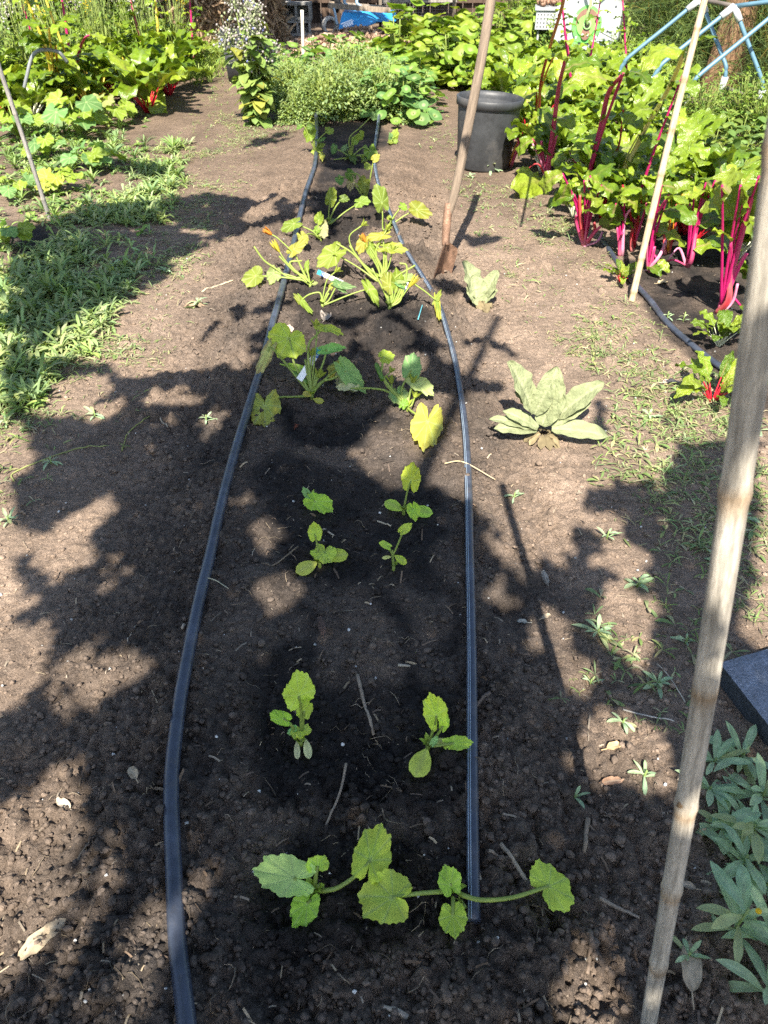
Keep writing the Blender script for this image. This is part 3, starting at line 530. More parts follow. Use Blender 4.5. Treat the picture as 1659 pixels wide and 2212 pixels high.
# ---------------------------------------------------------------- squash plants in the bed
CG, CY_, CB, CP, CW = (.25, .35, .04), (.38, .40, .06), (.15, .29, .09), (.34, .38, .13), (.42, .40, .22)
CS = (.24, .31, .06)
COLS = {'g': CG, 'y': CY_, 'b': CB, 'p': CP, 'w': CW, 'l': (.29, .38, .05), 'd': (.10, .19, .02)}
_sd = [0]
def cs(s): return [tuple(float(q) for q in a.split(',')) for a in s.split()]
def squash(T, root, label, leaves, stems='', buds='', fruits='', k=.7, name='squash_seedling', cat='seedling', group='young squash seedlings in the bed', lobed=.4, pr=.0032, hmin=.02, tint=1.95):  # tint brightens the leaf colour of seedlings lying in shade
    fx = lambda p: (T[0] + T[2] * p[0], T[1] + T[2] * p[1])
    rp = fx(root); g = G(*rp); dep = float((g - CAM) @ FW); dv = unit(g - CAM); cp = math.sqrt(1 - dv[2] ** 2)
    pxm = FPX / dep
    def nd(p, hm=hmin):
        q = fx(p); h = p[2] if len(p) > 2 else max(hm, k * (rp[1] - q[1]) / (pxm * cp)); return onz(*q, g[2] + h)
    root_o = thing(name, label, cat, g, group); hub = g + A(0, 0, .012)
    mb = MB(); V, Fs, U = tube([g - A(0, 0, .03), g + A(0, 0, .004), hub + A(0, 0, .012)], [pr * 1.9, pr * 1.7, pr * 1.2], 8); mb.add(V, Fs, CS, U)
    for q in range(5):
        a = RNG.uniform(0, 6.28); V, Fs, uv, s, t = blade(hub, (cos(a) * .6, sin(a) * .6, 1), (-cos(a), -sin(a), .6), pr * RNG.uniform(6, 10), pr * 3.4, 5, 3, .3, .3, 'ovate', sd=q); mb.add(V, Fs, A(*CG) * RNG.uniform(.8, 1.2), uv)
    for st in [x for x in stems.split(';') if x.strip()]:
        pp = [nd(p, .012) for p in cs(st)]; V, Fs, U = tube(catmull([hub] + pp, 6), np.linspace(pr * 1.25, pr * 1.0, 6 * len(pp) + 1), 8); mb.add(V, Fs, A(*CS) * RNG.uniform(.85, 1.1), U)
    mb.build('stem', M['stem'], root_o, g)
    for L in leaves:
        kind, b, tp, wd = L[0], L[1], L[2], L[3]; pet = L[4] if len(L) > 4 else ''; opt = L[5] if len(L) > 5 else {}
        _sd[0] += 1; sd = _sd[0]; B = nd(cs(b)[0]); Tp = nd(cs(tp)[0]); Wm = wd * T[2] / pxm * (np.linalg.norm(B - CAM) / np.linalg.norm(g - CAM))
        col = A(*COLS[kind[0]]) * RNG.uniform(.88, 1.12, 3) * tint; mb = MB(); pm = None
        if pet != '-':
            pl = [hub] + [nd(p, .012) for p in cs(pet)] + [B]
            if len(pl) == 2: pl = [hub, (hub + B) / 2 + A(0, 0, .12 * np.linalg.norm(B - hub)), B]
            c = catmull(pl, 6); V, Fs, U = tube(c, np.linspace(pr * 1.15, pr * .8, len(c)), 8); pm = MB(); pm.add(V, Fs, A(*CS) * RNG.uniform(.9, 1.1), U)
        if len(kind) > 1 and kind[1] == 'c':
            d = Tp - B; V, Fs, uv, s, t = blade(B, d, unit(CAM - B) + A(0, 0, .8), np.linalg.norm(d) * 1.02, Wm, 9, 5, .35, -.12, 'cot', sd=sd)
            c = np.tile(col, (len(V), 1)); c = c + (A(.42, .42, .2) - c) * (np.exp(-(t / .12) ** 2) * .35)[:, None]; mb.add(V, Fs, c, uv); nm = 'seed_leaf'
        else:
            if RNG.random() < .35 and 'edge' not in opt: opt = {**opt, 'edge': tuple(col * A(1.25, 1.1, 1.1))}
            put_leaf(mb, B, Tp, Wm, col, sd, opt.get('lob', lobed), opt.get('hint'), edge=opt.get('edge'), na=108 if wd * T[2] > 14 else 54); nm = 'leaf'
        o = mb.build(nm, M['leaf'], root_o, g)
        if pm: pm.build('leaf_stalk', M['stem'], o, g)
        if 'label' in opt: o['label'] = opt['label']
    for bd in [x for x in buds.split(';') if x.strip()]:
        kd = bd.strip()[0]; pp = [nd(p, .03) for p in cs(bd.strip()[1:])]; e = pp[-1]; d = unit(pp[-1] - (pp[-2] if len(pp) > 1 else hub)); mb = MB()
        V, Fs, U = tube(catmull([hub] + pp, 5), pr * .75, 7); mb.add(V, Fs, CS, U); mb.build('flower_stalk', M['stem'], root_o, g); mb = MB()
        Lb = {'b': .032, 'o': .045, 'y': .06, 's': .02}[kd]; X = axes(d)
        pc = {'b': (.30, .36, .05), 'o': (.55, .22, .03), 'y': (.50, .42, .05), 's': (.3, .36, .06)}[kd]
        prof = [(.002, 0), (.006, .004), (.0085, Lb * .3), (.0075, Lb * .6), (.004, Lb * .9), (.001, Lb)]
        V, Fs = lathe(np.array(prof) * A(1 if kd in 'bs' else .9, 1), 10); V = V * A(1, 1, 1); mb.add(V @ X.T + e, Fs, A(*pc))
        for q in range(5):
            a = q * 1.2566; V, Fs, uv, s, t = blade(e + X @ A(cos(a) * .006, sin(a) * .006, .002), X @ A(cos(a) * .35, sin(a) * .35, 1), X @ A(-cos(a), -sin(a), 0), Lb * 1.15, .011, 6, 3, .5 if kd in 'bs' else -.25, .25, 'ovate', sd=q)
            mb.add(V, Fs, A(*pc) * RNG.uniform(.8, 1.15), uv)
        mb.build({'b': 'flower_bud', 's': 'flower_bud'}.get(kd, 'flower'), M['petal'], root_o, g)
    for fr in [x for x in fruits.split(';') if x.strip()]:
        pp = [nd(p, .03) for p in cs(fr)]; c = catmull(pp, 6); rr = np.interp(np.linspace(0, 1, len(c)), [0, .1, .8, .95, 1], [.006, .0085, .0095, .008, .003])
        V, Fs, U = tube(c, rr, 10); mb = MB(); mb.add(V, Fs, (.10, .22, .02), U); mb.build('fruit', M['chard'], root_o, g)
    return root_o
T4, T3, T2, T1, T5, T6 = (493.7, 1728.1, .496), (493.7, 1371.5, .3638), (493.7, 1042.3, .3638), (493.7, 630.9, .3307), (493.7, 219.4, .3307), (630.9, 537.6, .1984)
squash(T4, (375, 408), 'seedling nearest the camera at left, with a big pale yellow leaf', [
 ('p', '285,338,.05', '102,305,.055', 178, '335,400,.03'), ('g', '388,288,.06', '386,238,.075', 106, ''), ('g', '342,450,.03', '279,560,.025', 128, '372,425,.025'),
 ('l', '618,264,.07', '664,94,.075', 182, '420,395,.03 480,380,.045 560,325,.06')], stems='395,372,.03;350,370,.03;415,385,.025', pr=.0042, lobed=.55)
squash(T4, (978, 408), 'seedling nearest the camera at right, its long stalk crossing the hose', [
 ('l', '716,426,.045', '556,405,.04', 245, '950,398,.03 820,408,.045'), ('g', '966,370,.05', '940,280,.06', 110, ''), ('g', '976,500,.03', '990,608,.025', 128, '978,440,.03'),
 ('l', '1394,376,.06', '1488,330,.055', 232, '1030,418,.04 1110,436,.05 1240,424,.06')], stems='1000,425,.025;1030,470,.02', pr=.0042, lobed=.55)
squash(T3, (430, 655), 'upright seedling with one large round leaf above withered white seed leaves', [
 ('l', '417,362', '404,216', 202, '432,560 430,450'), ('g', '450,452', '468,372', 98, '440,530'), ('g', '327,498', '242,466', 88, '375,540'), ('l', '430,568', '424,622,.06', 134, ''), ('b', '385,560', '345,585', 50, ''),
 ('wc', '405,628,.015', '408,732,.008', 38), ('wc', '458,618,.015', '478,728,.008', 52)], pr=.0036, k=.75)
squash(T3, (1183, 676), 'seedling beside the striped hose with an oval yellow seed leaf in front', [
 ('l', '1234,480', '1188,337', 152, '1200,610 1222,540'), ('g', '1274,540', '1298,478', 62, '1235,600'), ('g', '1333,644,.04', '1456,632,.04', 98, '1240,658,.04', {'hint': None}), ('yc', '1178,676,.035', '1110,828,.035', 132, '-'),
 ('pc', '1200,650,.03', '1300,622,.03', 52, '-'), ('b', '1215,640,.04', '1245,600,.05', 42, '-')], pr=.0034, k=.75)
squash(T2, (497, 112), 'small seedling with one round leaf and a narrow folded leaf', [
 ('b', '492,96', '440,24', 56, ''), ('g', '512,112,.04', '622,165,.03', 134, ''), ('b', '512,100,.03', '545,112,.03', 34, '')], stems='470,120,.02', pr=.0032)
squash(T2, (542, 500), 'small seedling with two yellowing seed leaves and a round top leaf', [
 ('g', '515,308', '504,230', 90, '532,410'), ('yc', '525,474,.03', '403,525,.03', 92, '-', {}), ('lc', '560,442,.03', '709,418,.035', 92, '-'), ('l', '572,412,.04', '562,488,.03', 142, ''), ('g', '522,425,.035', '486,405,.035', 48, '')], pr=.0032, k=.75)
squash(T2, (1040, 180), 'tall small seedling with a single round leaf held high on a long stalk', [
 ('g', '1082,-8', '1098,-128', 122, '1046,130 1060,60'), ('lc', '1030,166,.02', '926,100,.03', 76, '-'), ('lc', '1066,160,.02', '1214,172,.02', 80, '-'), ('g', '1096,158,.04', '1112,232,.03', 84, '')], stems='1050,140', pr=.0032, k=.8)
squash(T2, (980, 522), 'thin seedling with two upright stalks and tiny tilted leaves', [
 ('g', '1040,282', '1092,240', 62, '975,440 1000,380'), ('g', '944,376', '896,352', 50, '975,440'), ('gc', '984,434', '1064,478', 52, '-'), ('pc', '968,440', '910,446', 24, '-')], stems='976,430;972,400', pr=.0028, k=.8)
BIG = dict(name='squash_plant', cat='squash plant', group='larger squash plants up the bed', lobed=.62, pr=.0045, tint=.78)  # leaf colour lowered for plants standing in full sun
squash(T1, (545, 695), 'squash plant with white label behind it and a leaf lying on the hose', [
 ('y', '236,735,.03', '240,886,.02', 218, '430,685,.015 320,690,.02', {'edge': (.42, .40, .06)}), ('l', '392,300', '332,436', 275, '430,470 412,360'), ('p', '258,386', '178,538', 84, '300,382', {'edge': (.36, .3, .14)}), ('g', '626,234', '762,276', 74, '520,370 570,285'),
 ('b', '642,378', '772,362', 78, '565,590 612,480'), ('b', '768,516', '900,665', 140, '600,592 690,562'), ('y', '744,482,.07', '648,545,.05', 135, '600,600,.05 690,520,.07', {'edge': (.30, .31, .08)}), ('g', '470,502', '332,466', 52, '515,560'), ('p', '770,570,.04', '818,662,.02', 170, '-', {'edge': (.4, .34, .2)}),
 ('yc', '540,680,.02', '486,645,.03', 50, '-'), ('yc', '552,700,.01', '620,712,.01', 46, '-')], stems='580,560;565,540;500,440', buds='b545,600 575,300 572,235;b532,600 545,420;b548,640 575,560;b552,620 590,560;s570,520 560,600', fruits='520,600 470,560 418,522', **{**BIG, 'tint': 1.45})  # raised leaf colour stands in for sun on this plant
squash(T1, (1166, 772), 'squash plant with a bright yellow leaf drooping on the sunlit soil', [
 ('b', '1192,512', '1206,392', 138, '1130,640'), ('p', '1230,590', '1350,672', 118, '1190,640'), ('b', '1104,662', '1126,742', 138, '', {'edge': (.25, .33, .12)}), ('y', '1300,842,.03', '1275,1052,.02', 215, '1200,782,.02', {'edge': (.62, .56, .10), 'label': 'bright yellow dying leaf'}), ('g', '1016,422', '1088,404', 104, '1010,560 1005,480'), ('d', '1140,740,.03', '1165,690,.05', 60, '-'), ('w', '800,630,.03', '700,620,.015', 90, '1050,655,.05 940,630,.05')], buds='b1075,690 1065,600;b1180,690 1200,600;b1195,740 1215,690;s1020,590 1055,525', fruits='1010,580 985,520 962,462', **{**BIG, 'tint': 1.45})  # sunlight put into the leaf colour by the higher tint
squash(T5, (535, 1215), 'squash plant beside the left hose with a wilted orange flower', [
 ('l', '180,1138', '84,1172', 150, '520,1175 350,1148'), ('p', '300,1118', '268,1200', 96, '480,1165 380,1130'), ('y', '425,966', '506,892', 92, '480,1100'), ('g', '510,1090', '520,1030', 40, ''), ('p', '560,1190', '585,1180', 30, '')],
 stems='500,1150 400,1150 300,1085 230,1035 166,946;490,1140 430,1110 330,1010;400,1060 480,1040', buds='o500,1130 430,1000 330,900 285,870;y480,1140 380,1050 335,985', k=.85, **BIG)
squash(T5, (985, 1180), 'big squash plant with a fan of long pale stalks and broad leaves', [
 ('l', '692,992', '578,1086', 150, '970,1172 850,1085'), ('y', '1005,872', '885,888', 76, '1010,1100 1015,960'), ('g', '1034,954', '1178,962', 104, '1020,1100', {'edge': (.33, .36, .05)}), ('y', '880,915', '850,1000', 80, '980,1100'), ('g', '925,950', '960,1030', 74, '1000,1080'), ('l', '700,985', '745,985', 62, '-')],
 stems='940,1140 820,1000 705,925;960,1130 860,1040 790,940;1000,1100 960,990 1010,880;1030,1090 1020,1000 950,930', buds='b940,1130 820,980 790,880 868,812;b1000,1110 965,980 1030,840;b1040,1090 1070,980;o980,1080 930,980 900,925', k=.85, **BIG)
squash(T6, (330, 640), 'small squash plant beside the fallen white label with drooping leaf', [
 ('g', '100,560', '218,702', 70, '320,520 290,475 180,500'), ('g', '92,585', '15,480', 70, '-'), ('g', '835,432', '950,640', 120, '380,600 640,495'), ('b', '512,392', '705,420', 100, '400,560 470,430'), ('b', '500,380', '610,480', 90, '-'), ('y', '420,420', '440,360', 60, '')], buds='b340,500 380,340 465,255', stems='370,520;400,480', k=.85, **{**BIG, 'pr': .0042})
squash(T6, (1060, 660), 'squash plant at the right hose with bundled stems and a leaf hanging over the hose', [
 ('y', '1070,400', '990,250', 200, '1040,560'), ('b', '1200,385', '1110,335', 100, '1180,560'), ('g', '1570,562', '1632,440', 70, '1100,600 1235,360 1400,430'), ('g', '1580,570', '1602,770', 70, '-', {'edge': (.5, .45, .06)}), ('p', '1200,330', '1360,300', 110, '-'), ('g', '1150,380', '1130,200', 150, '1100,560'), ('d', '1100,560', '1080,470', 90, '')],
 stems='1040,480 1040,250;1010,480 870,210;1090,520 1110,330 1340,178;1200,500 1250,200 1170,155;1120,590 1180,480 1200,420;1080,600 1060,400', buds='y1150,580 1270,420', k=.85, **{**BIG, 'pr': .0042})
squash(T5, (600, 915), 'squash plant with a broad leaf reaching over the left hose', [
 ('g', '430,796', '334,832', 100, '545,845'), ('g', '575,842', '600,808', 60, ''), ('g', '590,772', '606,714', 68, '585,830'), ('w', '615,815', '625,900', 72, ''), ('y', '480,880,.08', '515,935,.05', 70, '')], k=.9, **BIG)
squash(T5, (655, 800), 'squash plant with two heart shaped leaves on long thin stalks', [
 ('g', '664,642', '686,556', 78, '655,720'), ('g', '856,660', '932,645', 92, '670,795 760,722'), ('d', '745,635', '792,640', 58, ''), ('b', '670,780', '700,765', 40, '')], k=.9, **BIG)
squash(T5, (1062, 800), 'squash plant with a glowing round leaf held upright in the sun', [
 ('l', '1002,662', '972,538', 122, '1012,840,.03 1006,740'), ('g', '1132,682', '1172,704', 60, '1080,750'), ('g', '1228,706', '1334,744', 112, '1075,795 1150,745'), ('g', '1050,760', '1040,745', 40, '')], buds='s1060,780 1050,815', k=.9, **BIG)
squash(T5, (900, 640), 'squash plant with one tall stem and pale drooping leaf in the shade', [
 ('g', '888,530', '858,602', 92, '910,570'), ('d', '790,470', '835,505', 72, '900,600 850,480'), ('b', '720,505', '745,545', 60, '880,620 800,520 740,490'), ('w', '800,515', '795,590', 58, ''), ('y', '955,375', '990,345', 60, '915,560 940,420'), ('g', '900,420', '935,420', 55, '-')], k=.9, **BIG)
squash(T5, (570, 345), 'squash plant at the far end of the left hose with round yellow green leaves', [
 ('g', '535,195', '508,270', 90, ''), ('d', '545,170', '505,160', 60, ''), ('g', '650,190', '692,190', 66, '590,250'), ('b', '590,255', '640,238', 40, ''), ('l', '590,310', '535,330', 62, ''), ('y', '610,348', '612,380,.02', 44, ''), ('d', '470,165', '440,185', 36, '500,170'), ('g', '600,290', '635,275', 40, '')], k=.9, **BIG)
squash(T5, (800, 375), 'squash plant among dark soil at the far end of the bed', [
 ('g', '860,215', '880,250', 66, '800,300 820,230'), ('g', '830,250', '800,285', 60, ''), ('b', '765,300', '732,325', 48, ''), ('g', '925,320', '950,390', 90, '880,300'), ('y', '945,375', '985,350', 66, ''), ('b', '690,300', '675,345', 46, '760,340'), ('d', '790,350', '830,400', 60, ''), ('g', '895,370', '870,400', 60, ''), ('b', '940,90', '960,120', 50, '790,240 860,170')], stems='690,380,.02;760,380,.02', k=.9, **BIG)
squash(T5, (1075, 265), 'small broad leaved plant just right of the striped hose end', [('g', '1072,240', '1102,175', 62, ''), ('b', '1065,245', '1050,200', 40, ''), ('g', '1085,260', '1110,262', 36, ''), ('g', '1062,262', '1045,272', 34, '')], k=.9, **BIG)
# white plastic labels
def label_tag(a, b, wpx, ha, hb, label, band=True):
    Wp = 0; p = G(*a) if ha is None else onz(*a, float(Hs(*onz(*a, 0)[:2])) + ha); q = onz(*b, float(Hs(*onz(*b, 0)[:2])) + hb); d = unit(q - p); L = np.linalg.norm(q - p); s = unit(np.cross(d, unit(CAM - p))); n = np.cross(s, d)
    w = wpx / FPX * float((p - CAM) @ FW); root = thing('plant_label', label, 'label', p, 'white plastic plant labels')
    def slab(nm, f0, f1, ww, th, col, dz):
        c = p + d * L * (f0 + f1) / 2 + n * dz; V, Fs = box((0, 0, 0), (ww, L * (f1 - f0), th), np.stack([s, d, n], 1)); mb = MB(); mb.add(V + c, Fs, col); mb.build(nm, M['tag'], root, p, smooth=False)
    slab('card', -.15, .84, w, .0016, (.80, .80, .78), 0); slab('coloured_end', .842, 1, w, .0017, (.05, .50, .66), 0); slab('blue_band', .72, .835, w * .98, .0006, (.02, .10, .38), .0014)
    for i, x in enumerate((-.28, -.1, .08, .26)): # small white lettering on the band, too blurred to read
        c = p + d * L * .778 + s * w * x + n * .0021; V, Fs = box((0, 0, 0), (w * .1, L * .04, .0006), np.stack([s, d, n], 1)); mb = MB(); mb.add(V + c, Fs, (.75, .8, .85)); mb.build('lettering', M['tag'], root, p, smooth=False)
    for f in (.60, .64): slab('lettering', f, f + .012, w * .5, .0006, (.35, .38, .42), .0014)
label_tag((652, 812), (690, 754), 14, .065, .14, 'white and blue label standing upright inside the squash plant nearest it')
label_tag((733, 608), (686, 587), 9.5, .03, .09, 'white label with cyan end lying tilted behind the small squash plant')
label_tag((878, 608), (870, 632), 9, .05, .02, 'half hidden white and blue label behind the bundled squash stems')
o = ztube([G(903, 690), P(918, 640, 3.75)], .0025, (.10, .36, .42), 6).build('thin_rod', M['tag'], None, G(903, 690)); tag(o, 'thin blue green rod leaning beside the right hose', 'rod')
# ---------------------------------------------------------------- mullein rosettes
def mullein(T, root, leaves, label, k=.85):
    fx = lambda p: (T[0] + T[2] * p[0], T[1] + T[2] * p[1]); rp = fx(root); g = G(*rp); dep = float((g - CAM) @ FW); pxm = FPX / dep; cp = math.sqrt(1 - unit(g - CAM)[2] ** 2)
    def nd(p):
        q = fx(p); h = p[2] if len(p) > 2 else max(.02, k * (rp[1] - q[1]) / (pxm * cp)); return onz(*q, g[2] + h)
    r = thing('mullein', label, 'mullein', g, 'woolly grey green mulleins by the path')
    for i, (b, t, w, bend) in enumerate(leaves):
        B, Tp = nd(cs(b)[0]), nd(cs(t)[0]); d = Tp - B; out = unit((Tp - g) * A(1, 1, 0)); n = unit(-out * .8 + A(0, -.5, .9)); L = np.linalg.norm(d) * (1 + abs(bend) * .12)
        d0 = unit(unit(d) + unit(n - unit(d) * (n @ unit(d))) * bend * .55)
        V, Fs, uv, s, tt = blade(B, d0, n, L, w * 1.12 * T[2] / pxm, 22, 11, bend, .26, 'mul', ruf=.05, puck=.03, sd=i, twist=RNG.uniform(-.3, .3)); c = np.tile(A(.21, .235, .125) * RNG.uniform(.92, 1.08), (len(V), 1))
        ve = np.exp(-(tt / .1) ** 2) + .5 * np.exp(-((((s * 9 - np.abs(tt) * 1.6) % 1) - .5) / .14) ** 2); c = c + (A(.34, .36, .21) - c) * np.clip(ve, 0, 1)[:, None] * .6
        mb = MB(); mb.add(V, Fs, c, uv); mb.build('leaf', M['felt'], r, g)
    mb = MB()
    for i in range(16):
        a = RNG.uniform(0, 6.28); V, Fs, uv, s, t = blade(g + A(cos(a) * .015, sin(a) * .015, .03), (cos(a), sin(a), -.4), (0, 0, 1), RNG.uniform(.04, .09) * (1 if T[2] > .2 else .6), .03, 7, 5, .4, .3, 'lance', ruf=.12, sd=i); mb.add(V, Fs, A(.20, .16, .09) * RNG.uniform(.7, 1.3), uv)
    mb.build('withered_leaves', M['dry'], r, g)
TM = (1097.2, 658.3, .3386)
mullein(TM, (220, 860), [('160,690', '-2,372', 165, .3), ('230,690', '312,398', 150, .25), ('170,700', '285,470', 120, .3), ('310,720', '605,512', 140, .45), ('215,770', '345,492', 165, .25), ('270,770', '525,630', 95, .35), ('280,790,.05', '622,846,.03', 120, .5), ('190,790,.05', '-30,690,.1', 90, .5), ('185,800,.04', '-80,800,.05', 95, .6), ('170,790,.05', '-110,740,.07', 80, .5), ('150,680', '40,560', 70, .3)],
        'large woolly mullein rosette on the sunlit path right of the hose')
mullein((0, 0, 1), (1037, 660), [('1033,645', '1000,566', 50, .2), ('1030,655', '1022,596', 44, .2), ('1042,650', '1076,586', 34, .3), ('1043,655', '1074,628', 22, .4), ('1028,660', '1012,640', 18, .4)], 'small woolly mullein beside the shovel blade')
# ---------------------------------------------------------------- chard
RED, MAG, PNK, YEL, ORG, WHT = (.50, .015, .03), (.48, .015, .13), (.62, .22, .36), (.70, .50, .06), (.72, .28, .02), (.62, .62, .45)
CHG = [(.13, .205, .013), (.17, .25, .017), (.085, .15, .010), (.215, .285, .024)]
def chard_leaf(mb, st, B, d, nrm, L, rib, sd, bend=None):
    r = np.random.default_rng(sd + 100)
    V, Fs, uv, s, t = blade(B, d, nrm, L, L * r.uniform(.36, .54), 20, 9, r.uniform(.7, 1.9) if bend is None else bend, r.uniform(-.25, .2), 'chard', ruf=.10, puck=.085, sd=sd, twist=r.uniform(-.6, .6))
    c = np.tile(A(*CHG[sd % 4]) * r.uniform(.8, 1.15), (len(V), 1)); k = np.exp(-(t / .13) ** 2) * np.clip(.8 - 1.1 * s, .12, 1); c = c + ((A(*rib) * .35 + A(.26, .34, .12) * .65) - c) * k[:, None]
    mb.add(V, Fs, c, uv)
def chard_proto(label, rib, nl, Hs_, L, bolt=0, seed=0, group=None):
    r = np.random.default_rng(seed); root = thing('chard_plant', label, 'chard', (0, 0, 0), group); fo, st = MB(), MB(); k = 0
    for i in range(nl):
        a = i * 2.4 + r.uniform(-.4, .4); e = radians(r.uniform(48, 84)); h = Hs_ * r.uniform(.5, 1.1); o = A(cos(a), sin(a), 0)
        d = o * cos(e) + A(0, 0, sin(e)); B0 = o * .015; mid = B0 + d * h * .5 + o * h * .02; B1 = B0 + d * h + o * h * .12
        V, Fs, U = tube(catmull([B0, mid, B1], 3), np.linspace(.011, .005, 7) * (L / .3), 6, .6); st.add(V, Fs, A(*rib) * r.uniform(.75, 1.15), U)
        chard_leaf(fo, st, B1, unit(B1 - mid), -o + A(0, 0, .8), L * r.uniform(.7, 1.15), rib, seed * 31 + i)
    for q in range(bolt):
        ln = A(r.normal(0, .12), r.normal(0, .12), 1); H = r.uniform(.75, 1.15); p = catmull([(0, 0, 0), ln * H * .5 + A(.02, 0, 0), ln * H], 6); V, Fs, U = tube(p, np.linspace(.014, .006, 13), 7); st.add(V, Fs, A(*rib) * r.uniform(.85, 1.1), U)
        for i in range(16):
            f = .2 + .8 * i / 16; B = ln * H * f + A(.02 * sin(f * 3), 0, 0); a = i * 2.4; o = A(cos(a), sin(a), .5); chard_leaf(fo, st, B, o, A(0, 0, 1) - o * .3, L * (1.05 - .75 * f) * r.uniform(.7, 1.2), rib, seed * 57 + i)
    fo.build('foliage', M['chard'], root); st.build('stalk_bunch', M['stem'], root); return root
def chard_hero(rp, label, stalks, leaves, seed, w=.82, lf=.23, k=.96):
    g = G(*rp); dep = float((g - CAM) @ FW); pxm = FPX / dep; cp = math.sqrt(1 - unit(g - CAM)[2] ** 2); r = np.random.default_rng(seed)
    nd = lambda p: onz(p[0], p[1], g[2] + max(.01, k * (rp[1] - p[1]) / (pxm * cp)))
    root = thing('chard_plant', label, 'chard', g, 'red stalked chard plants right of the path'); fo = MB(); i = 0
    for col, s, rr, nlf in stalks:
        pl = [g + A(r.uniform(-.015, .015), r.uniform(-.01, .01), 0)] + [nd(p) + A(0, r.normal(0, .02), 0) for p in cs(s)]; c = catmull(pl, 5); mb = MB(); V, Fs, U = tube(c, np.linspace(rr * 1.25, rr * .75, len(c)) * w, 10, .7); sk = np.clip(np.sin(np.arctan2(U[:, 1], U[:, 0]) * 3 + i)[:, None] * .5 + .35 * (vnoise(U[:, 2] * 18, U[:, 0] * 300 + i, 3) - .3)[:, None], 0, 1) * .45 + .35 * np.exp(-U[:, 2:] / .04); mb.add(V, Fs, A(*col) * r.uniform(.8, 1.1) * (1 - sk) + A(.55, .36, .33) * sk, U); o = mb.build('stalk', M['stem'], root, g)
        for q in range(nlf):
            f = 1 - q / max(nlf, 1) * .75; B = c[int(f * (len(c) - 1))]; a = r.uniform(0, 6.28); o_ = A(cos(a), sin(a) * .6 - .2, .35); d = unit(unit(c[-1] - c[-3]) * (1.2 if q == 0 else .3) + o_); i += 1
            chard_leaf(fo, None, B, d, A(0, -.3, 1) - d * .2, lf * r.uniform(.7, 1.2), col, seed * 13 + i)
    for s, L, bend in leaves:
        p, q = [nd(x) for x in cs(s)]; B = p; d = unit(q - p); c = catmull([g + A(0, 0, .02), (g + B) / 2 + A(0, .02, .05), B], 5); mb = MB(); V, Fs, U = tube(c, np.linspace(.008, .005, len(c)), 6); mb.add(V, Fs, A(*stalks[0][0]) * .9, U); mb.build('stalk', M['stem'], root, g); i += 1
        chard_leaf(fo, None, B, unit(d + A(0, -.2, .55)), A(0, -.8, .9), np.linalg.norm(q - p) * L, stalks[0][0], seed * 13 + i, bend)
    fo.build('foliage', M['chard'], root, g); return root
chard_hero((1262, 531), 'short bushy chard with a fan of cut crimson stalks at the path edge', [(MAG, '1248,494', .012, 0), (RED, '1252,450 1254,423', .011, 1), (RED, '1266,482', .012, 0), (MAG, '1272,450 1275,432', .010, 1), (MAG, '1285,490 1310,471', .012, 0), (PNK, '1290,522 1305,506', .011, 0), (RED, '1285,500 1284,482', .012, 0), (MAG, '1245,480 1243,462', .010, 0)], [('1225,395 1205,470', 1.2, 1.5), ('1262,390 1300,420', 1.3, 1.2), ('1240,420 1195,452', 1.3, 1.4), ('1215,375 1175,420', 1.3, 1.5), ('1300,400 1330,470', 1.2, 1.6), ('1275,380 1285,440', 1.2, 1.3)], 1)
chard_hero((1341, 553), 'chard with one upright cut pink stalk just left of the slender stake', [(MAG, '1338,520 1340,497', .011, 0), (PNK, '1350,480 1363,452', .010, 2), (MAG, '1334,490', .009, 1)], [('1330,440 1310,520', 1.2, 1.7), ('1350,430 1375,470', 1.2, 1.3)], 2)
chard_hero((1369, 542), 'dark crimson chard growing behind the slender stake', [(RED, '1365,510 1366,490', .011, 1), (RED, '1385,470 1398,420', .010, 2), (MAG, '1400,440', .010, 2)], [('1390,410 1370,470', 1.2, 1.5), ('1345,400 1330,450', 1.2, 1.5)], 3)
chard_hero((1397, 588), 'chard with magenta stalks leaning on a knobbly tan root beside the stake', [(MAG, '1403,534 1421,467 1437,425', .014, 3), (PNK, '1420,550 1444,526', .011, 0), (MAG, '1412,530', .012, 0), (MAG, '1400,560 1405,520', .013, 0)], [('1430,400 1465,440', 1.2, 1.3), ('1445,420 1490,400', 1.2, 1.0), ('1400,575 1425,600', 1.0, 1.2), ('1420,560 1435,590', 1.2, 1.0)], 4)
chard_hero((1441, 549), 'chard with thin glowing orange red stalks', [(ORG, '1445,500 1447,464', .008, 1), (RED, '1438,510', .010, 1), (RED, '1455,480 1460,440', .008, 2)], [('1450,430 1440,490', 1.2, 1.6), ('1475,420 1500,440', 1.2, 1.2)], 5)
chard_hero((1484, 577), 'chard with a single curved rosy trunk and dry brown base leaves', [(MAG, '1488,550 1503,500 1525,430', .014, 3), (MAG, '1455,560 1442,570', .008, 0), (PNK, '1470,540 1440,560', .008, 0)], [('1525,395 1565,530', 1.3, 1.1), ('1545,390 1575,520', 1.3, .9), ('1490,440 1465,500', 1.2, 1.5), ('1500,420 1530,440', 1.2, 1.1)], 6)
chard_hero((1555, 676), 'tall chard with thick bright magenta stalks behind the near bamboo stake', [(MAG, '1578,590 1600,497 1622,423', .019, 3), (MAG, '1589,590 1615,549', .015, 0), (MAG, '1574,580 1572,515', .011, 1), (RED, '1565,640 1575,600', .018, 0), (PNK, '1580,650 1590,610', .014, 0)], [('1600,400 1590,470', 1.3, 1.5), ('1640,380 1650,470', 1.3, 1.5), ('1600,660 1640,690', 1.0, .8), ('1560,400 1545,460', 1.2, 1.4), ('1610,420 1650,420', 1.2, 1.0)], 7)
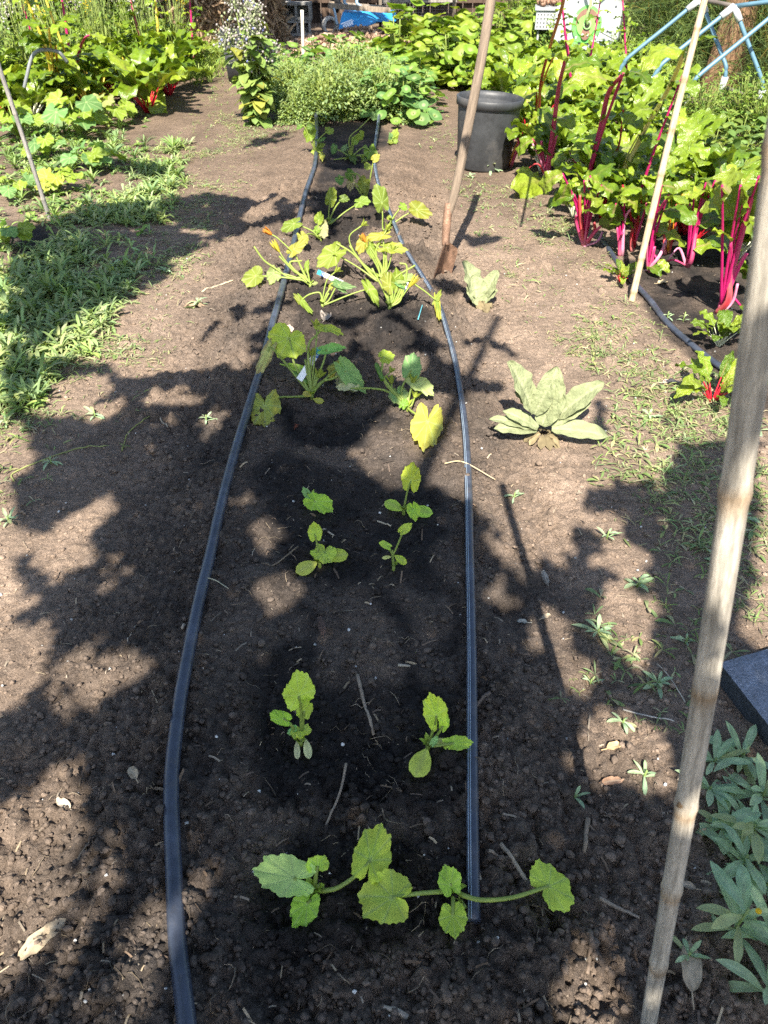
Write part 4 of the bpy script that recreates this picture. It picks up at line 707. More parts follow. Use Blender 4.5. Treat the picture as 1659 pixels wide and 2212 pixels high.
chard_hero((1180, 388), 'bolting chard with tall magenta stalk right beside the black pot', [(MAG, '1191,297 1206,193 1217,130', .018, 6), (MAG, '1172,330 1170,305', .014, 0), (PNK, '1168,345 1150,310', .010, 0), (MAG, '1190,340 1200,290', .014, 2), (RED, '1160,352 1135,372', .009, 0)], [('1150,300 1120,345', 1.2, 1.3), ('1200,330 1240,350', 1.2, 1.3), ('1180,400 1110,440', .9, .8)], 8, lf=.28)
chard_hero((1262, 425), 'bolting chard with a long arching magenta stalk at the middle of the red rows', [(MAG, '1275,360 1299,275 1317,201 1345,160', .020, 5), (PNK, '1290,380 1310,340', .012, 1), (RED, '1320,345 1336,310 1348,235', .009, 2), (WHT, '1300,350 1318,335', .012, 0)], [('1345,165 1380,200', .9, 1.6), ('1340,170 1300,190', .9, 1.5), ('1230,330 1200,360', 1.3, 1.2)], 9, lf=.30)
chard_hero((1318, 440), 'bolting chard with a tall pale yellow trunk left of the slender stake', [((.66, .58, .22), '1340,383 1370,327 1399,268 1444,193 1481,115', .019, 5), (YEL, '1350,390 1362,360', .010, 1)], [('1380,290 1410,330', 1.4, 1.2), ('1350,330 1330,370', 1.3, 1.4)], 10, lf=.26)
chard_hero((1420, 345), 'slim yellow stalked chard climbing just right of the slender stake', [(YEL, '1433,320 1451,270 1473,205 1490,100', .011, 6)], [('1450,290 1480,310', 1.2, 1.0)], 11, lf=.18)
chard_hero((1152, 318), 'bolting chard with a thin bright red stalk above the pot rim', [(RED, '1163,256 1169,178 1191,100 1211,19 1218,-20', .013, 0), (ORG, '1160,230 1180,160 1195,120', .010, 2)], [('1160,200 1130,230', 1.4, 1.2)], 12, lf=.24)
chard_hero((1100, 362), 'low chard with a bright orange stalk against the side of the pot', [(ORG, '1110,330 1126,292', .013, 1), (ORG, '1135,300 1140,270', .010, 1), (MAG, '1120,310 1112,290', .012, 1)], [('1130,300 1170,310', 1.3, 1.2)], 13)
PR = [chard_proto('leafy green chard with red stalks packed in the right hand rows', RED, 15, .22, .30, 0, 1, 'leafy chards filling the right bed'),
      chard_proto('leafy green chard bolting on a magenta stalk in the right hand rows', MAG, 11, .2, .28, 1, 2, 'leafy chards filling the right bed'),
      chard_proto('leafy green chard with pale stalks packed in the right hand rows', WHT, 15, .22, .30, 0, 3, 'leafy chards filling the right bed'),
      chard_proto('leafy green chard with yellow stalks in the left chard patch', YEL, 14, .24, .30, 0, 4, 'leafy chards filling the left patch'),
      chard_proto('leafy green chard with pink and red stalks in the left chard patch', RED, 15, .2, .32, 0, 5, 'leafy chards filling the left patch'),
      chard_proto('leafy green chard with white stalks in the left chard patch', WHT, 15, .2, .32, 0, 6, 'leafy chards filling the left patch'),
      chard_proto('tall bolting chard with a yellow stalk in the left chard patch', YEL, 9, .2, .26, 1, 7, 'leafy chards filling the left patch'),
      chard_proto('tall bolting chard with a dark pink stalk in the left chard patch', MAG, 9, .2, .26, 1, 8, 'leafy chards filling the left patch')]
USED = set()
def place(proto, p, rz, sc):
    if proto.name not in USED:
        USED.add(proto.name); proto.location = p; proto.rotation_euler = (0, 0, rz); proto.scale = (sc,) * 3; return proto
    return copy_thing(proto, p, rz, sc)
def scatter_field(poly, x0, x1, y0, y1, st, jit=.35):
    out = []; y = y0
    while y < y1:
        x = x0
        while x < x1:
            a, b = x + RNG.uniform(-jit, jit) * st, y + RNG.uniform(-jit, jit) * st; u, v, d = proj(a, b, 0.0)
            if d > 0 and inpoly(np.array([u]), np.array([v]), poly)[0]: out.append(A(a, b, float(Hs(a, b))))
            x += st
        y += st * (1 + .02 * y)
    return out
for p in scatter_field([(1125, 320), (1215, 440), (1300, 480), (1400, 490), (1520, 530), (1580, 470), (1470, 360), (1420, 250), (1360, 175), (1240, 165), (1080, 175), (1000, 190), (1010, 240), (1110, 260)], .8, 4.6, 3.6, 11, .31):
    far = p[1] > 6.2
    place(PR[RNG.choice([0, 1, 2], p=[.57, .05, .38] if far else [.48, .02, .5])], p, RNG.uniform(0, 6.28), RNG.uniform(.8, 1.15) * (.98 if far else .86))
for p in scatter_field([(-140, 275), (60, 268), (180, 252), (310, 250), (400, 215), (440, 175), (428, 128), (330, 100), (200, 85), (-140, 85)], -8, -1.5, 6, 14, .40):
    place(PR[3 + RNG.choice(5, p=[.24, .33, .31, .07, .05])], p, RNG.uniform(0, 6.28), RNG.uniform(1.0, 1.4))
for i, (px, py, sc) in enumerate([(1538, 868, .42), (1552, 748, .40), (1500, 520, .7), (1590, 560, .75), (1300, 470, .7), (1410, 500, .7), (1640, 640, .6), (1240, 470, .6), (1340, 610, .25), (1460, 500, .7)]):
    o = place(PR[2] if i % 2 else PR[0], G(px, py), 1.7 * i, sc)
    if i < 2: o['label'] = ['young crinkled pale green leaf clump at the end of the chard bed hose', 'young crinkled leafy clump in dark soil right of the chard bed hose'][i]; del o['group']
    if i == 8: o['label'] = 'tiny chard seedling at the foot of the slender stake'; del o['group']
chard_hero((128, 232), 'chard with a tight sheaf of bright golden yellow stalks in the left patch', [(YEL, '118,190 105,140 95,100', .022, 3), (YEL, '125,190 118,150', .02, 1), ((.75, .42, .02), '135,200 128,160 120,100', .02, 2), (YEL, '112,110 108,60', .014, 4)], [('90,190 60,215', 1.2, 1.2)], 21, lf=.34)
chard_hero((176, 215), 'chard with one tall arching hot pink stalk in the left patch', [((.55, .03, .17), '172,170 170,120 180,85 200,74', .017, 3)], [('150,150 130,180', 1.3, 1.2)], 22, lf=.32)
chard_hero((232, 205), 'chard with fanned scarlet and white stalks in the left patch', [(RED, '222,175 205,150', .014, 1), ((.75, .12, .03), '215,165 198,135', .012, 1), (WHT, '234,160 236,115', .013, 2), (RED, '252,170 262,145', .013, 1), (WHT, '210,190 205,175', .012, 0)], [('260,150 300,170', 1.3, 1.2)], 23, lf=.32)
chard_hero((298, 228), 'chard with a big puckered leaf hanging over the path edge of the left patch', [(PNK, '300,205 305,190', .016, 1), (RED, '310,200 325,190', .012, 1)], [('318,200 338,255', .8, 1.9), ('290,180 318,200', .7, 1.6)], 24, lf=.24)
# ---------------------------------------------------------------- pumpkins, low leafy plants, nasturtiums
def pumpkin_proto(label, sd, n, Lw, Hh, cols):
    r = np.random.default_rng(sd); root = thing('pumpkin_plant', label, 'pumpkin plant', (0, 0, 0), 'young pumpkin plants on the left')
    mb = MB(); mb.add(ICO * A(.02, .02, .025) + A(0, 0, .015), [ICOF], CS)
    for i in range(5):
        a = r.uniform(0, 6.28); V, Fs, uv, s, t = blade((0, 0, .02), (cos(a) * .5, sin(a) * .5, 1), (-cos(a), -sin(a), .5), .08, .03, 5, 3, .3, .3, 'ovate', sd=i); mb.add(V, Fs, CG, uv)
    mb.build('stem', M['stem'], root)
    for i in range(n):
        a = i * 2.4 + r.uniform(-.3, .3); o = A(cos(a), sin(a), 0); q = r.uniform(.35, 1); B = o * Lw * 1.35 * q + A(0, 0, Hh * r.uniform(.55, 1.1) * (1.15 - .5 * q)); mb = MB(); c = catmull([(0, 0, .02), B * .5 + A(0, 0, .06), B], 5); V, Fs, U = tube(c, np.linspace(.008, .005, 11), 6); pm = MB(); pm.add(V, Fs, A(*CS) * .9, U)
        w = Lw * r.uniform(.65, 1.1); tip = B + o * w * .75 + A(0, 0, -w * r.uniform(.05, .45)); n_ = unit(A(r.normal(0, .25), r.normal(-.25, .25), 1))
        put_leaf(mb, B, tip, w * 1.15, A(*cols[i % len(cols)]) * r.uniform(.8, 1.1), sd + i, .55, n_, na=54); lo = mb.build('leaf', M['leaf'], root); pm.build('leaf_stalk', M['stem'], lo)
    return root
PK = [(175, 300, 1, 'pumpkin plant with broad grey green leaves crossed by a thin shadow in the left patch', 11, .25, .36, (CG, CB, CG)), (235, 275, .9, 'pumpkin plant with big pale leaves at the path edge of the left patch', 9, .24, .34, (CG, 0, CG)), (40, 300, .95, 'pumpkin plant with bright leaves at the left photo edge below the chard', 10, .22, .32, (CG, CG, CB)),
      (105, 345, .8, 'small pumpkin plant between the grey stake and the chard', 8, .20, .26, (CG, CB)), (128, 415, .75, 'low pumpkin plant with yellow green leaves beside the grey stake foot', 8, .2, .2, (CG, CY_, CG)), (200, 372, .8, 'pumpkin plant with long dark leaves reaching to the weedy path edge', 8, .24, .24, (CB, CB, CG)), (28, 425, .7, 'small pumpkin plant with bluish leaves under the grey stake', 7, .18, .22, (CB, CG)), (18, 535, .8, 'pumpkin seedling with one flat leaf held high at the left photo edge', 5, .15, .2, (CG, CB)), (70, 390, .6, 'tiny pumpkin plant in dark soil left of the grey stake', 6, .16, .18, (CB, CG))]
for i, (px, py, sc, lb, n, Lw, Hh, cl) in enumerate(PK):
    o = pumpkin_proto(lb, 40 + i * 5, n + 4, Lw * .72, Hh * .9, [c if c else CP for c in cl]); o.location = G(px, py); o.scale = (sc,) * 3
def low_proto(name, label, cat, group, sd, n, R, Hh, L, cols, prof='ovate', mt='weed', wr=.6):
    r = np.random.default_rng(sd); root = thing(name, label, cat, (0, 0, 0), group); fo, st = MB(), MB()
    for i in range(n):
        a = r.uniform(0, 6.28); q = math.sqrt(r.random()); o = A(cos(a), sin(a), 0); q *= 1 + .22 * sin(3 * a + sd) if prof == 'lance' else 1; B = o * R * q + A(0, 0, Hh * max(.06, 1.05 - .85 * q * q) * (r.uniform(.35, 1.1) + (.28 * r.random() ** 3 if prof == 'lance' else 0))); l = L * r.uniform(.6, 1.2)
        if prof == 'round':
            na = 14; th = np.arange(na) * 2 * pi / na; nn = unit(o * .5 * q + A(r.normal(0, .25), r.normal(-.15, .25), 1)); X = axes(nn); rad = l * .5 * (1 + .04 * np.sin(th * 5 + i))
            V = np.vstack([[0, 0, -.012 * l / .1]] + [np.stack([rad * f * np.cos(th), rad * f * np.sin(th), .05 * l * np.sin(th * 3 + i) * f], 1) for f in (.5, 1)]); j = np.arange(na); k = (j + 1) % na
            c = np.tile(A(*cols[i % len(cols)]) * r.uniform(.8, 1.2), (len(V), 1)); c[0] = (.36, .42, .2); fo.add(V @ X.T + B, [np.stack([np.zeros(na, int), 1 + j, 1 + k], 1), np.stack([1 + j, 1 + na + j, 1 + na + k, 1 + k], 1)], c)
        else:
            d = unit(o * .8 + A(r.normal(0, .4), r.normal(0, .4), r.uniform(-.1, .7))); V, Fs, uv, s, t = blade(B, d, A(0, 0, 1) - o * .2, l, l * wr, 6, 3, r.uniform(.3, 1.1), .25, prof, sd=i); fo.add(V, Fs, A(*cols[i % len(cols)]) * r.uniform(.75, 1.2), uv)
        if i % 2 == 0:
            V, Fs, U = tube([o * R * q * .35, B * .6 + o * .01, B], .0028 * (L / .07), 4); st.add(V, Fs, A(*CS) * .8, U)
    fo.build('foliage', M[mt], root); st.build('stems', M['stem'], root); return root
NA = [low_proto('nasturtium', 'nasturtium with round bright green leaves in the bank behind the pot', 'nasturtium', 'nasturtiums in the far right bank', 70 + i, 70, .5, .62, .2, [(.15, .25, .025), (.18, .27, .03), (.23, .30, .035)], 'round') for i in range(2)]
for i, (px, py) in enumerate([(862, 150), (915, 172), (970, 182), (1030, 186), (890, 118), (955, 128), (1030, 138), (1100, 150), (1150, 130), (1000, 100), (1080, 100), (1190, 105), (1140, 95)]): place(NA[i % 2], G(px, py), RNG.uniform(0, 6), RNG.uniform(.78, 1.05))
NB = low_proto('nasturtium', 'nasturtium with round bluish green leaves edging the feathery bush', 'nasturtium', 'nasturtiums around the feathery bush', 75, 46, .32, .40, .125, [(.12, .23, .055), (.16, .26, .045), (.10, .20, .06)], 'round')
for px, py in [(700, 172), (760, 165), (640, 178), (820, 182), (880, 205), (895, 250), (870, 262), (850, 240), (600, 180), (730, 195), (680, 190), (780, 190), (840, 210), (890, 225), (815, 250)]: place(NB, G(px, py), RNG.uniform(0, 6), RNG.uniform(.8, 1.1))
FB = [low_proto('feathery_bush', 'mound of fine feathery grey green foliage at the far end of the bed', 'bush', 'feathery mounds beyond the squash bed', 80 + i, 2300, .46, .40, .07, [(.24, .33, .14), (.20, .29, .12), (.30, .37, .14), (.22, .31, .08)], 'lance', wr=.3) for i in range(2)]
for i, (px, py) in enumerate([(650, 264), (715, 262), (780, 262), (835, 262), (620, 226), (700, 226), (760, 226), (820, 230), (630, 248)]): place(FB[i % 2], G(px, py) + A(0, RNG.uniform(.15, .45), 0), RNG.uniform(0, 6), RNG.uniform(.6, 1.05))
LB = [low_proto('bean_plant', 'low leafy plant with soft green leaves in the far right bed', 'leafy plant', 'low leafy plants in the far right bed', 90 + i, 44, .22, .17, .10, [(.14, .22, .06), (.11, .19, .045), (.18, .25, .05)], 'ovate', wr=.7) for i in range(2)]
for i, p in enumerate(scatter_field([(1440, 300), (1480, 250), (1760, 260), (1760, 520), (1640, 470), (1540, 400)], 2, 5.5, 4, 8.5, .36)): place(LB[i % 2], p, RNG.uniform(0, 6), RNG.uniform(.8, 1.15))
SH = [low_proto('leafy_shrub', 'bushy leafy shrub behind the chard and around the green machine', 'shrub', 'leafy shrubs along the back', 96 + i, 420, .6, .85, .10, [(.17, .27, .05), (.12, .22, .04), (.22, .30, .06)], 'ovate', wr=.55) for i in range(2)]
for i, (px, py, s_) in enumerate([(1215, 152, .7), (1330, 170, .6), (1375, 190, .55), (1165, 85, .9), (1110, 70, .9), (1400, 140, .8), (1340, 120, .7), (1440, 190, .55), (60, 75, 1), (180, 72, 1), (280, 80, .8), (-60, 85, 1)]): place(SH[i % 2], G(px, py), RNG.uniform(0, 6), s_)
def fennel(px, py, sd, sc):
    g = G(px, py); r = np.random.default_rng(sd); root = thing('fennel_plant', 'tall feathery fennel thicket behind the blue pipe frame', 'fennel', g, 'fennel behind the pipe frame'); st, fo = MB(), MB(); n = 1500
    for i in range(14):
        a = r.uniform(0, 6.28); e = A(cos(a) * .45, sin(a) * .35, r.uniform(1.1, 1.9)) * sc; V, Fs, U = tube(catmull([g, g + e * .5 + A(0, 0, .1), g + e], 4), np.linspace(.009, .003, 9), 5); st.add(V, Fs, A(.20, .24, .08) if i % 3 else A(.42, .26, .06), U)
    a = r.uniform(0, 6.28, n); q = np.sqrt(r.random(n)) * .62 * sc; z = r.uniform(.02, 1.8, n) * sc; B = g + np.stack([np.cos(a) * q, np.sin(a) * q, z], 1); d = np.stack([r.normal(0, .6, n), r.normal(0, .6, n), r.uniform(-.5, 1.1, n)], 1); d /= np.linalg.norm(d, axis=1)[:, None]; L = r.uniform(.10, .3, n)[:, None] * sc
    for k in range(4):
        dd = d + r.normal(0, .28, (n, 3)); sd_ = np.cross(dd, r.normal(0, 1, (n, 3))); sd_ /= np.linalg.norm(sd_, axis=1)[:, None]; w = .0021
        V = np.stack([B - sd_ * w, B + sd_ * w, B + dd * L * .6 + sd_ * w * .8, B + dd * L - A(0, 0, .25) * L, B + dd * L * .6 - sd_ * w * .8], 1).reshape(-1, 3); f = 5 * np.arange(n)[:, None]
        fo.add(V, [f + np.array([[0, 1, 2, 4]]), f + np.array([[4, 2, 3]])], np.repeat(np.array([(.13, .19, .05), (.10, .17, .06), (.16, .21, .05), (.24, .18, .04)])[r.choice(4, n, p=[.4, .35, .2, .05])] * r.uniform(.7, 1.2, (n, 1)), 5, 0))
    fo.build('feathery_foliage', M['weed'], root, g); st.build('stems', M['stem'], root, g)
for i, (px, py, sc) in enumerate([(1410, 150, 1), (1470, 165, 1), (1530, 185, 1), (1590, 195, 1.05), (1650, 205, 1.05), (1440, 115, 1.1), (1520, 130, 1.1), (1600, 145, 1.1), (1690, 160, 1.1), (1720, 235, 1)]): fennel(px, py, 300 + i, sc)
def flowering(sd, col, fc, label, group):
    o = low_proto('flowering_weed', label, 'wildflower', group, sd, 240, .3, .85, .085, [(.16, .25, .05), (.20, .29, .06), (.13, .21, .05)], 'lance', wr=.34); r = np.random.default_rng(sd); st, fl = MB(), MB()
    for i in range(16):
        a = r.uniform(0, 6.28); e = A(cos(a) * .32 * r.random(), sin(a) * .32 * r.random(), r.uniform(.7, 1.12)); V, Fs, U = tube(catmull([(0, 0, 0), e * .5 + A(0, 0, .05), e], 4), np.linspace(.006, .002, 9), 5); st.add(V, Fs, (.24, .32, .10), U)
        for k in range(9): fl.add(e + A(r.normal(0, .022), r.normal(0, .022), r.normal(0, .035)) + ICO * r.uniform(.006, .012) * A(1, 1, .7), [ICOF], A(*fc) * r.uniform(.8, 1.1))
    st.build('flower_stems', M['stem'], o); b = fl.build('blossom', M['petal'], o); b['kind'] = 'stuff'; return o
FLW = [flowering(210, 0, (.62, .50, .04), 'tall loose weed with small yellow blossoms in the left patch', 'wildflowers among the left chard'), flowering(220, 0, (.62, .61, .60), 'tall loose weed with small white blossoms in the left patch', 'wildflowers among the left chard'), flowering(230, 0, (.40, .36, .38), 'tall loose weed with faded mauve blossoms in the left patch', 'wildflowers among the left chard')]
for i, (px, py, s_) in enumerate([(70, 205, 1.0), (10, 225, 1.0), (150, 180, 1.05), (240, 165, 1.0), (330, 160, .9), (300, 125, 1.0), (390, 140, .8), (100, 150, 1.15), (210, 140, 1.1), (-40, 180, 1.1), (160, 120, 1.2), (40, 120, 1.2)]): place(FLW[i % 3], G(px, py), RNG.uniform(0, 6), s_)
for i, (px, py, s_) in enumerate([(1408, 250, .5), (1452, 275, .48), (1500, 285, .45), (1545, 262, .42), (1600, 275, .5), (1650, 290, .5)]): place(SH[i % 2], G(px, py), RNG.uniform(0, 6), s_)
# ---------------------------------------------------------------- borage
def borage(px, py, sd, sc, n, label, group='borage plants with fuzzy flower heads', spread=.27, low=True):
    g = G(px, py); r = np.random.default_rng(sd); root = thing('borage', label, 'borage', g, group); st, fo = MB(), MB()
    for i in range(n):
        a = r.uniform(0, 6.28); e = A(cos(a) * spread * r.random(), sin(a) * spread * .7 * r.random(), r.uniform(.55, .95)) * sc; c = catmull([g + A(r.normal(0, .04), r.normal(0, .03), 0), g + e * .5 + A(0, 0, .03), g + e], 6); V, Fs, U = tube(c, np.linspace(.011, .005, len(c)) * sc, 7); st.add(V, Fs, (.26, .33, .10), U)
        for k in range(19):
            B = c[int((.05 + .85 * r.random()) * (len(c) - 1))]; b = r.uniform(0, 6.28); o = A(cos(b), sin(b), r.uniform(-.2, .6)); l = r.uniform(.10, .21) * sc; V, Fs, uv, s, t = blade(B, o, A(0, 0, 1), l, l * .55, 8, 5, r.uniform(.4, 1.4), .15, 'ovate', ruf=.04, sd=i * 20 + k); fo.add(V, Fs, A(*[(.17, .26, .06), (.22, .30, .07), (.30, .31, .06)][r.choice(3, p=[.5, .35, .15])]) * r.uniform(.8, 1.1), uv)
        fl = MB()
        for k in range(60):
            p = g + e + A(r.normal(0, .05), r.normal(0, .045), r.normal(-.02, .05)) * sc; u = r.random(); rad = r.uniform(.006, .011) * sc; fl.add(p + ICO * rad * A(1, 1, 1.25) * r.uniform(.7, 1.3, (12, 1)), [ICOF], (.33, .30, .29) if u < .55 else (.27, .31, .17) if u < .94 else (.22, .24, .50))
            V, Fs, U = tube([g + e - A(0, 0, .03), p], .0014 * sc, 3); fl.add(V, Fs, (.3, .33, .2), U)
        fl.build('flower_head', M['felt'], root, g)
    fo.build('foliage', M['weed'], root, g); st.build('stems', M['stem'], root, g)
borage(560, 268, 500, 1.0, 15, 'tall borage with yellowing lower leaves and fuzzy lilac heads in front of the square bin')
for i, (px, py, s_) in enumerate([(40, 150, 1.25), (120, 125, 1.3), (200, 120, 1.25), (-20, 120, 1.3), (275, 112, 1.15), (12, 190, .95)]): borage(px, py, 510 + i, s_, 7, ['borage with pale flower heads in front of the grey hoop at left', 'borage with clouded heads left of the white post', 'borage with mauve heads in the middle of the left patch', 'borage at the far left photo edge', 'borage near the straw pile end of the left patch', 'short borage with blue flowers at the left photo edge'][i])
# ---------------------------------------------------------------- weeds
def rosette(sd, n, L, wr, up=(10, 60), cols=((.23, .33, .12), (.27, .36, .12), (.31, .36, .15))):
    r = np.random.default_rng(sd); mb = MB()
    for i in range(n):
        a = i * 2.4 + r.uniform(-.5, .5); e = radians(r.uniform(*up)); o = A(cos(a) * cos(e), sin(a) * cos(e), sin(e)); l = L * r.uniform(.5, 1.15); V, Fs, uv, s, t = blade((0, 0, .004 + .02 * r.random() * L / .1), o, A(0, 0, 1) - o * .1, l, l * wr * r.uniform(.8, 1.2), 6, 3, r.uniform(.5, 1.5), .28, 'lance', sd=i + sd); mb.add(V, Fs, A(*cols[i % len(cols)]) * r.uniform(.8, 1.15), uv)
    return np.concatenate(mb.v), np.concatenate(mb.q), np.concatenate(mb.c)
def stuff_weeds(name, label, cat, variants, P3, sc):
    mb = MB(); n = len(P3)
    for k, (V, Q, C) in enumerate(variants):
        idx = np.arange(k, n, len(variants)); m = len(idx)
        if not m: continue
        a = RNG.uniform(0, 6.28, m); ca, sa = np.cos(a)[:, None], np.sin(a)[:, None]; s = sc[idx][:, None]
        X = np.stack([(V[:, 0] * ca - V[:, 1] * sa) * s, (V[:, 0] * sa + V[:, 1] * ca) * s, V[:, 2] * s], -1) + P3[idx][:, None]
        mb.add(X.reshape(-1, 3), (Q[None] + len(V) * np.arange(m)[:, None, None]).reshape(-1, 4), (C[None] * RNG.uniform(.75, 1.25, (m, 1, 1)) * np.stack([np.ones(m), RNG.uniform(.95, 1.05, m), RNG.uniform(.8, 1.3, m)], 1)[:, None]).reshape(-1, 3))
    tag(mb.build(name, M['weed']), label, cat, kind='stuff')
def scat(poly, n, dens=None):
    us = np.array([p[0] for p in poly]); vs = np.array([p[1] for p in poly]); a = np.array([G(u, v) for u, v in poly]); lo, hi = a.min(0), a.max(0); X = RNG.uniform(lo[0], hi[0], n); Y = RNG.uniform(lo[1], hi[1], n); u, v, d = proj(X, Y, np.zeros(n)); k = inpoly(u + RNG.normal(0, 14, n), v + RNG.normal(0, 9, n), poly)
    if dens is not None: k &= RNG.random(n) < dens(X, Y, u, v)
    X, Y = X[k], Y[k]; return np.stack([X, Y, gz(X, Y)], 1)
WV = [rosette(600 + i, 7 + i % 3, .082, .19, (20, 70)) for i in range(4)]
WB = [rosette(610 + i, 8, .06, .5, (10, 60), ((.17, .30, .07), (.21, .33, .08), (.26, .34, .10))) for i in range(3)] + [rosette(616, 14, .13, .14, (45, 85), ((.24, .34, .12), (.20, .31, .11)))]
WPOLY = [(0, 600), (90, 545), (150, 480), (255, 440), (330, 345), (400, 300), (390, 400), (350, 520), (300, 620), (250, 720), (130, 800), (60, 880), (0, 900), (-200, 900), (-200, 600)]
Pw = scat(WPOLY, 6500, lambda X, Y, u, v: np.clip((fbm(X * 2.8, Y * 2.8, 12, 3) - .30) * 5 + .5 * (v > 600), .06, 1) * sstep(400, 230, u - .35 * (600 - v)).clip(.22, 1))
stuff_weeds('weed_cover', 'patchy carpet of narrow leaved weeds along the left edge of the path', 'weeds', WV, Pw, RNG.uniform(.4, 1.25, len(Pw)))
Pw = scat(WPOLY, 1500, lambda X, Y, u, v: np.clip((fbm(X * 2.2, Y * 2.2, 19, 3) - .42) * 6, .03, 1))
stuff_weeds('broadleaf_weeds', 'broader leaved weeds and taller tufts mixed into the left weed carpet', 'weeds', WB, Pw, RNG.uniform(.4, 1.2, len(Pw)))
Pw = scat([(-200, 240), (60, 235), (300, 245), (330, 340), (250, 430), (150, 470), (90, 540), (-200, 600)], 3600, lambda X, Y, u, v: np.clip((fbm(X * 1.9, Y * 1.9, 29, 3) - .36) * 6, .08, 1))
stuff_weeds('patch_weeds', 'low bright weeds between the pumpkin plants of the left patch', 'weeds', WB + WV[:2], Pw, RNG.uniform(.4, 1.1, len(Pw)))
WS = [rosette(640 + i, 3 + i % 3, .045, .15 if i % 3 else .3, (5, 50), ((.20, .29, .10), (.26, .32, .13), (.36, .35, .18))) for i in range(6)]
patch = lambda X, Y, u, v: np.clip((fbm(X * 2.6, Y * 2.6, 17, 3) - .40) * 5, 0, 1)
Pl = np.vstack([scat([(250, 470), (420, 290), (470, 240), (500, 300), (460, 470), (420, 560), (330, 720), (250, 860), (60, 920), (0, 880), (260, 640)], 3600, lambda X, Y, u, v: .9 * patch(X, Y, u, v)), scat([(430, 190), (480, 100), (540, 200), (480, 280), (520, 300), (400, 300)], 900, lambda X, Y, u, v: .8),
 scat([(1020, 500), (1240, 480), (1330, 600), (1400, 700), (1560, 820), (1560, 900), (1350, 870), (1200, 740), (1080, 640)], 2600, lambda X, Y, u, v: .6 * patch(X, Y, u, v)), scat([(960, 400), (1120, 380), (1250, 520), (1100, 480), (1000, 460)], 900, lambda X, Y, u, v: .5 * patch(X, Y, u, v) + .08),
 scat([(1280, 900), (1580, 860), (1659, 900), (1659, 1400), (1540, 1250), (1380, 1190), (1290, 1080)], 1500, lambda X, Y, u, v: .75 * patch(X, Y, u, v)), scat([(900, 280), (980, 250), (990, 380), (930, 330)], 260, lambda X, Y, u, v: .6), scat([(440, 1), (440, 1)] if 0 else [(1190, 1180), (1659, 1180), (1659, 1400), (1400, 1700), (1180, 1500)], 420, lambda X, Y, u, v: .8 * patch(X, Y, u, v)), scat([(-100, 900), (330, 880), (230, 960), (0, 1150), (-200, 1150)], 700, lambda X, Y, u, v: patch(X, Y, u, v)), scat([(500, 270), (640, 275), (620, 300), (500, 310)], 250)])
stuff_weeds('weed_patches', 'thin patches of short weeds and clippings beside the bed and along the paths', 'weeds', WS, Pl, RNG.uniform(.35, 1.15, len(Pl)))
def clippings(n0):                                              # cut grass and wilted stems lying flat in the same patches
    mb = MB()
    P = np.vstack([scat([(1020, 500), (1240, 480), (1330, 600), (1400, 700), (1560, 820), (1560, 900), (1659, 900), (1659, 1400), (1540, 1250), (1380, 1190), (1290, 1080), (1350, 870), (1200, 740), (1080, 640)], n0, lambda X, Y, u, v: patch(X, Y, u, v) * .9 + .12),
                   scat([(250, 470), (420, 290), (500, 240), (560, 300), (520, 470), (460, 560), (400, 720), (330, 860), (60, 1000), (-60, 980), (0, 880), (260, 640)], n0, lambda X, Y, u, v: patch(X, Y, u, v) * .9 + .15)])
    n = len(P); a = RNG.uniform(0, 6.28, n); L = np.clip(np.exp(RNG.normal(np.log(.028), .5, n)), .01, .08); w = RNG.uniform(.0012, .0034, n); cv = RNG.normal(0, .5, n)
    d1 = np.stack([np.cos(a), np.sin(a), RNG.uniform(0, .45, n)], 1) * (L / 2)[:, None]; d2 = np.stack([np.cos(a + cv), np.sin(a + cv), RNG.uniform(-.45, .1, n)], 1) * (L / 2)[:, None]; s = np.stack([-np.sin(a), np.cos(a), RNG.normal(0, .3, n)], 1) * w[:, None]; P = P + A(0, 0, .004)
    V = np.stack([P - s * .6, P + s * .6, P + d1 + s, P + d1 - s, P + d1 + d2 + s * .2, P + d1 + d2 - s * .2], 1).reshape(-1, 3); f = 6 * np.arange(n)[:, None]
    C = np.array([(.26, .33, .12), (.20, .29, .10), (.40, .37, .20), (.44, .38, .24), (.30, .34, .16)])[RNG.integers(0, 5, n)] * RNG.uniform(.7, 1.15, (n, 1))
    mb.add(V, np.vstack([f + np.array([[0, 1, 2, 3]]), f + np.array([[3, 2, 4, 5]])]), np.repeat(C, 6, 0))
    tag(mb.build('grass_clippings', M['weed']), 'fine wilted grass clippings and stems lying flat on both paths', 'clippings', kind='stuff')
clippings(9000)
GV = [rosette(680 + i, 12, .15, .06, (45, 85), ((.22, .33, .05), (.28, .36, .08))) for i in range(4)]
Pg = scat([(380, 130), (430, 75), (560, 75), (560, 112), (480, 105), (470, 170), (440, 190), (420, 180)], 1100)
stuff_weeds('grass', 'bright sunlit grass growing between the left patch and the square bin', 'grass', GV, Pg, RNG.uniform(.6, 1.2, len(Pg)))
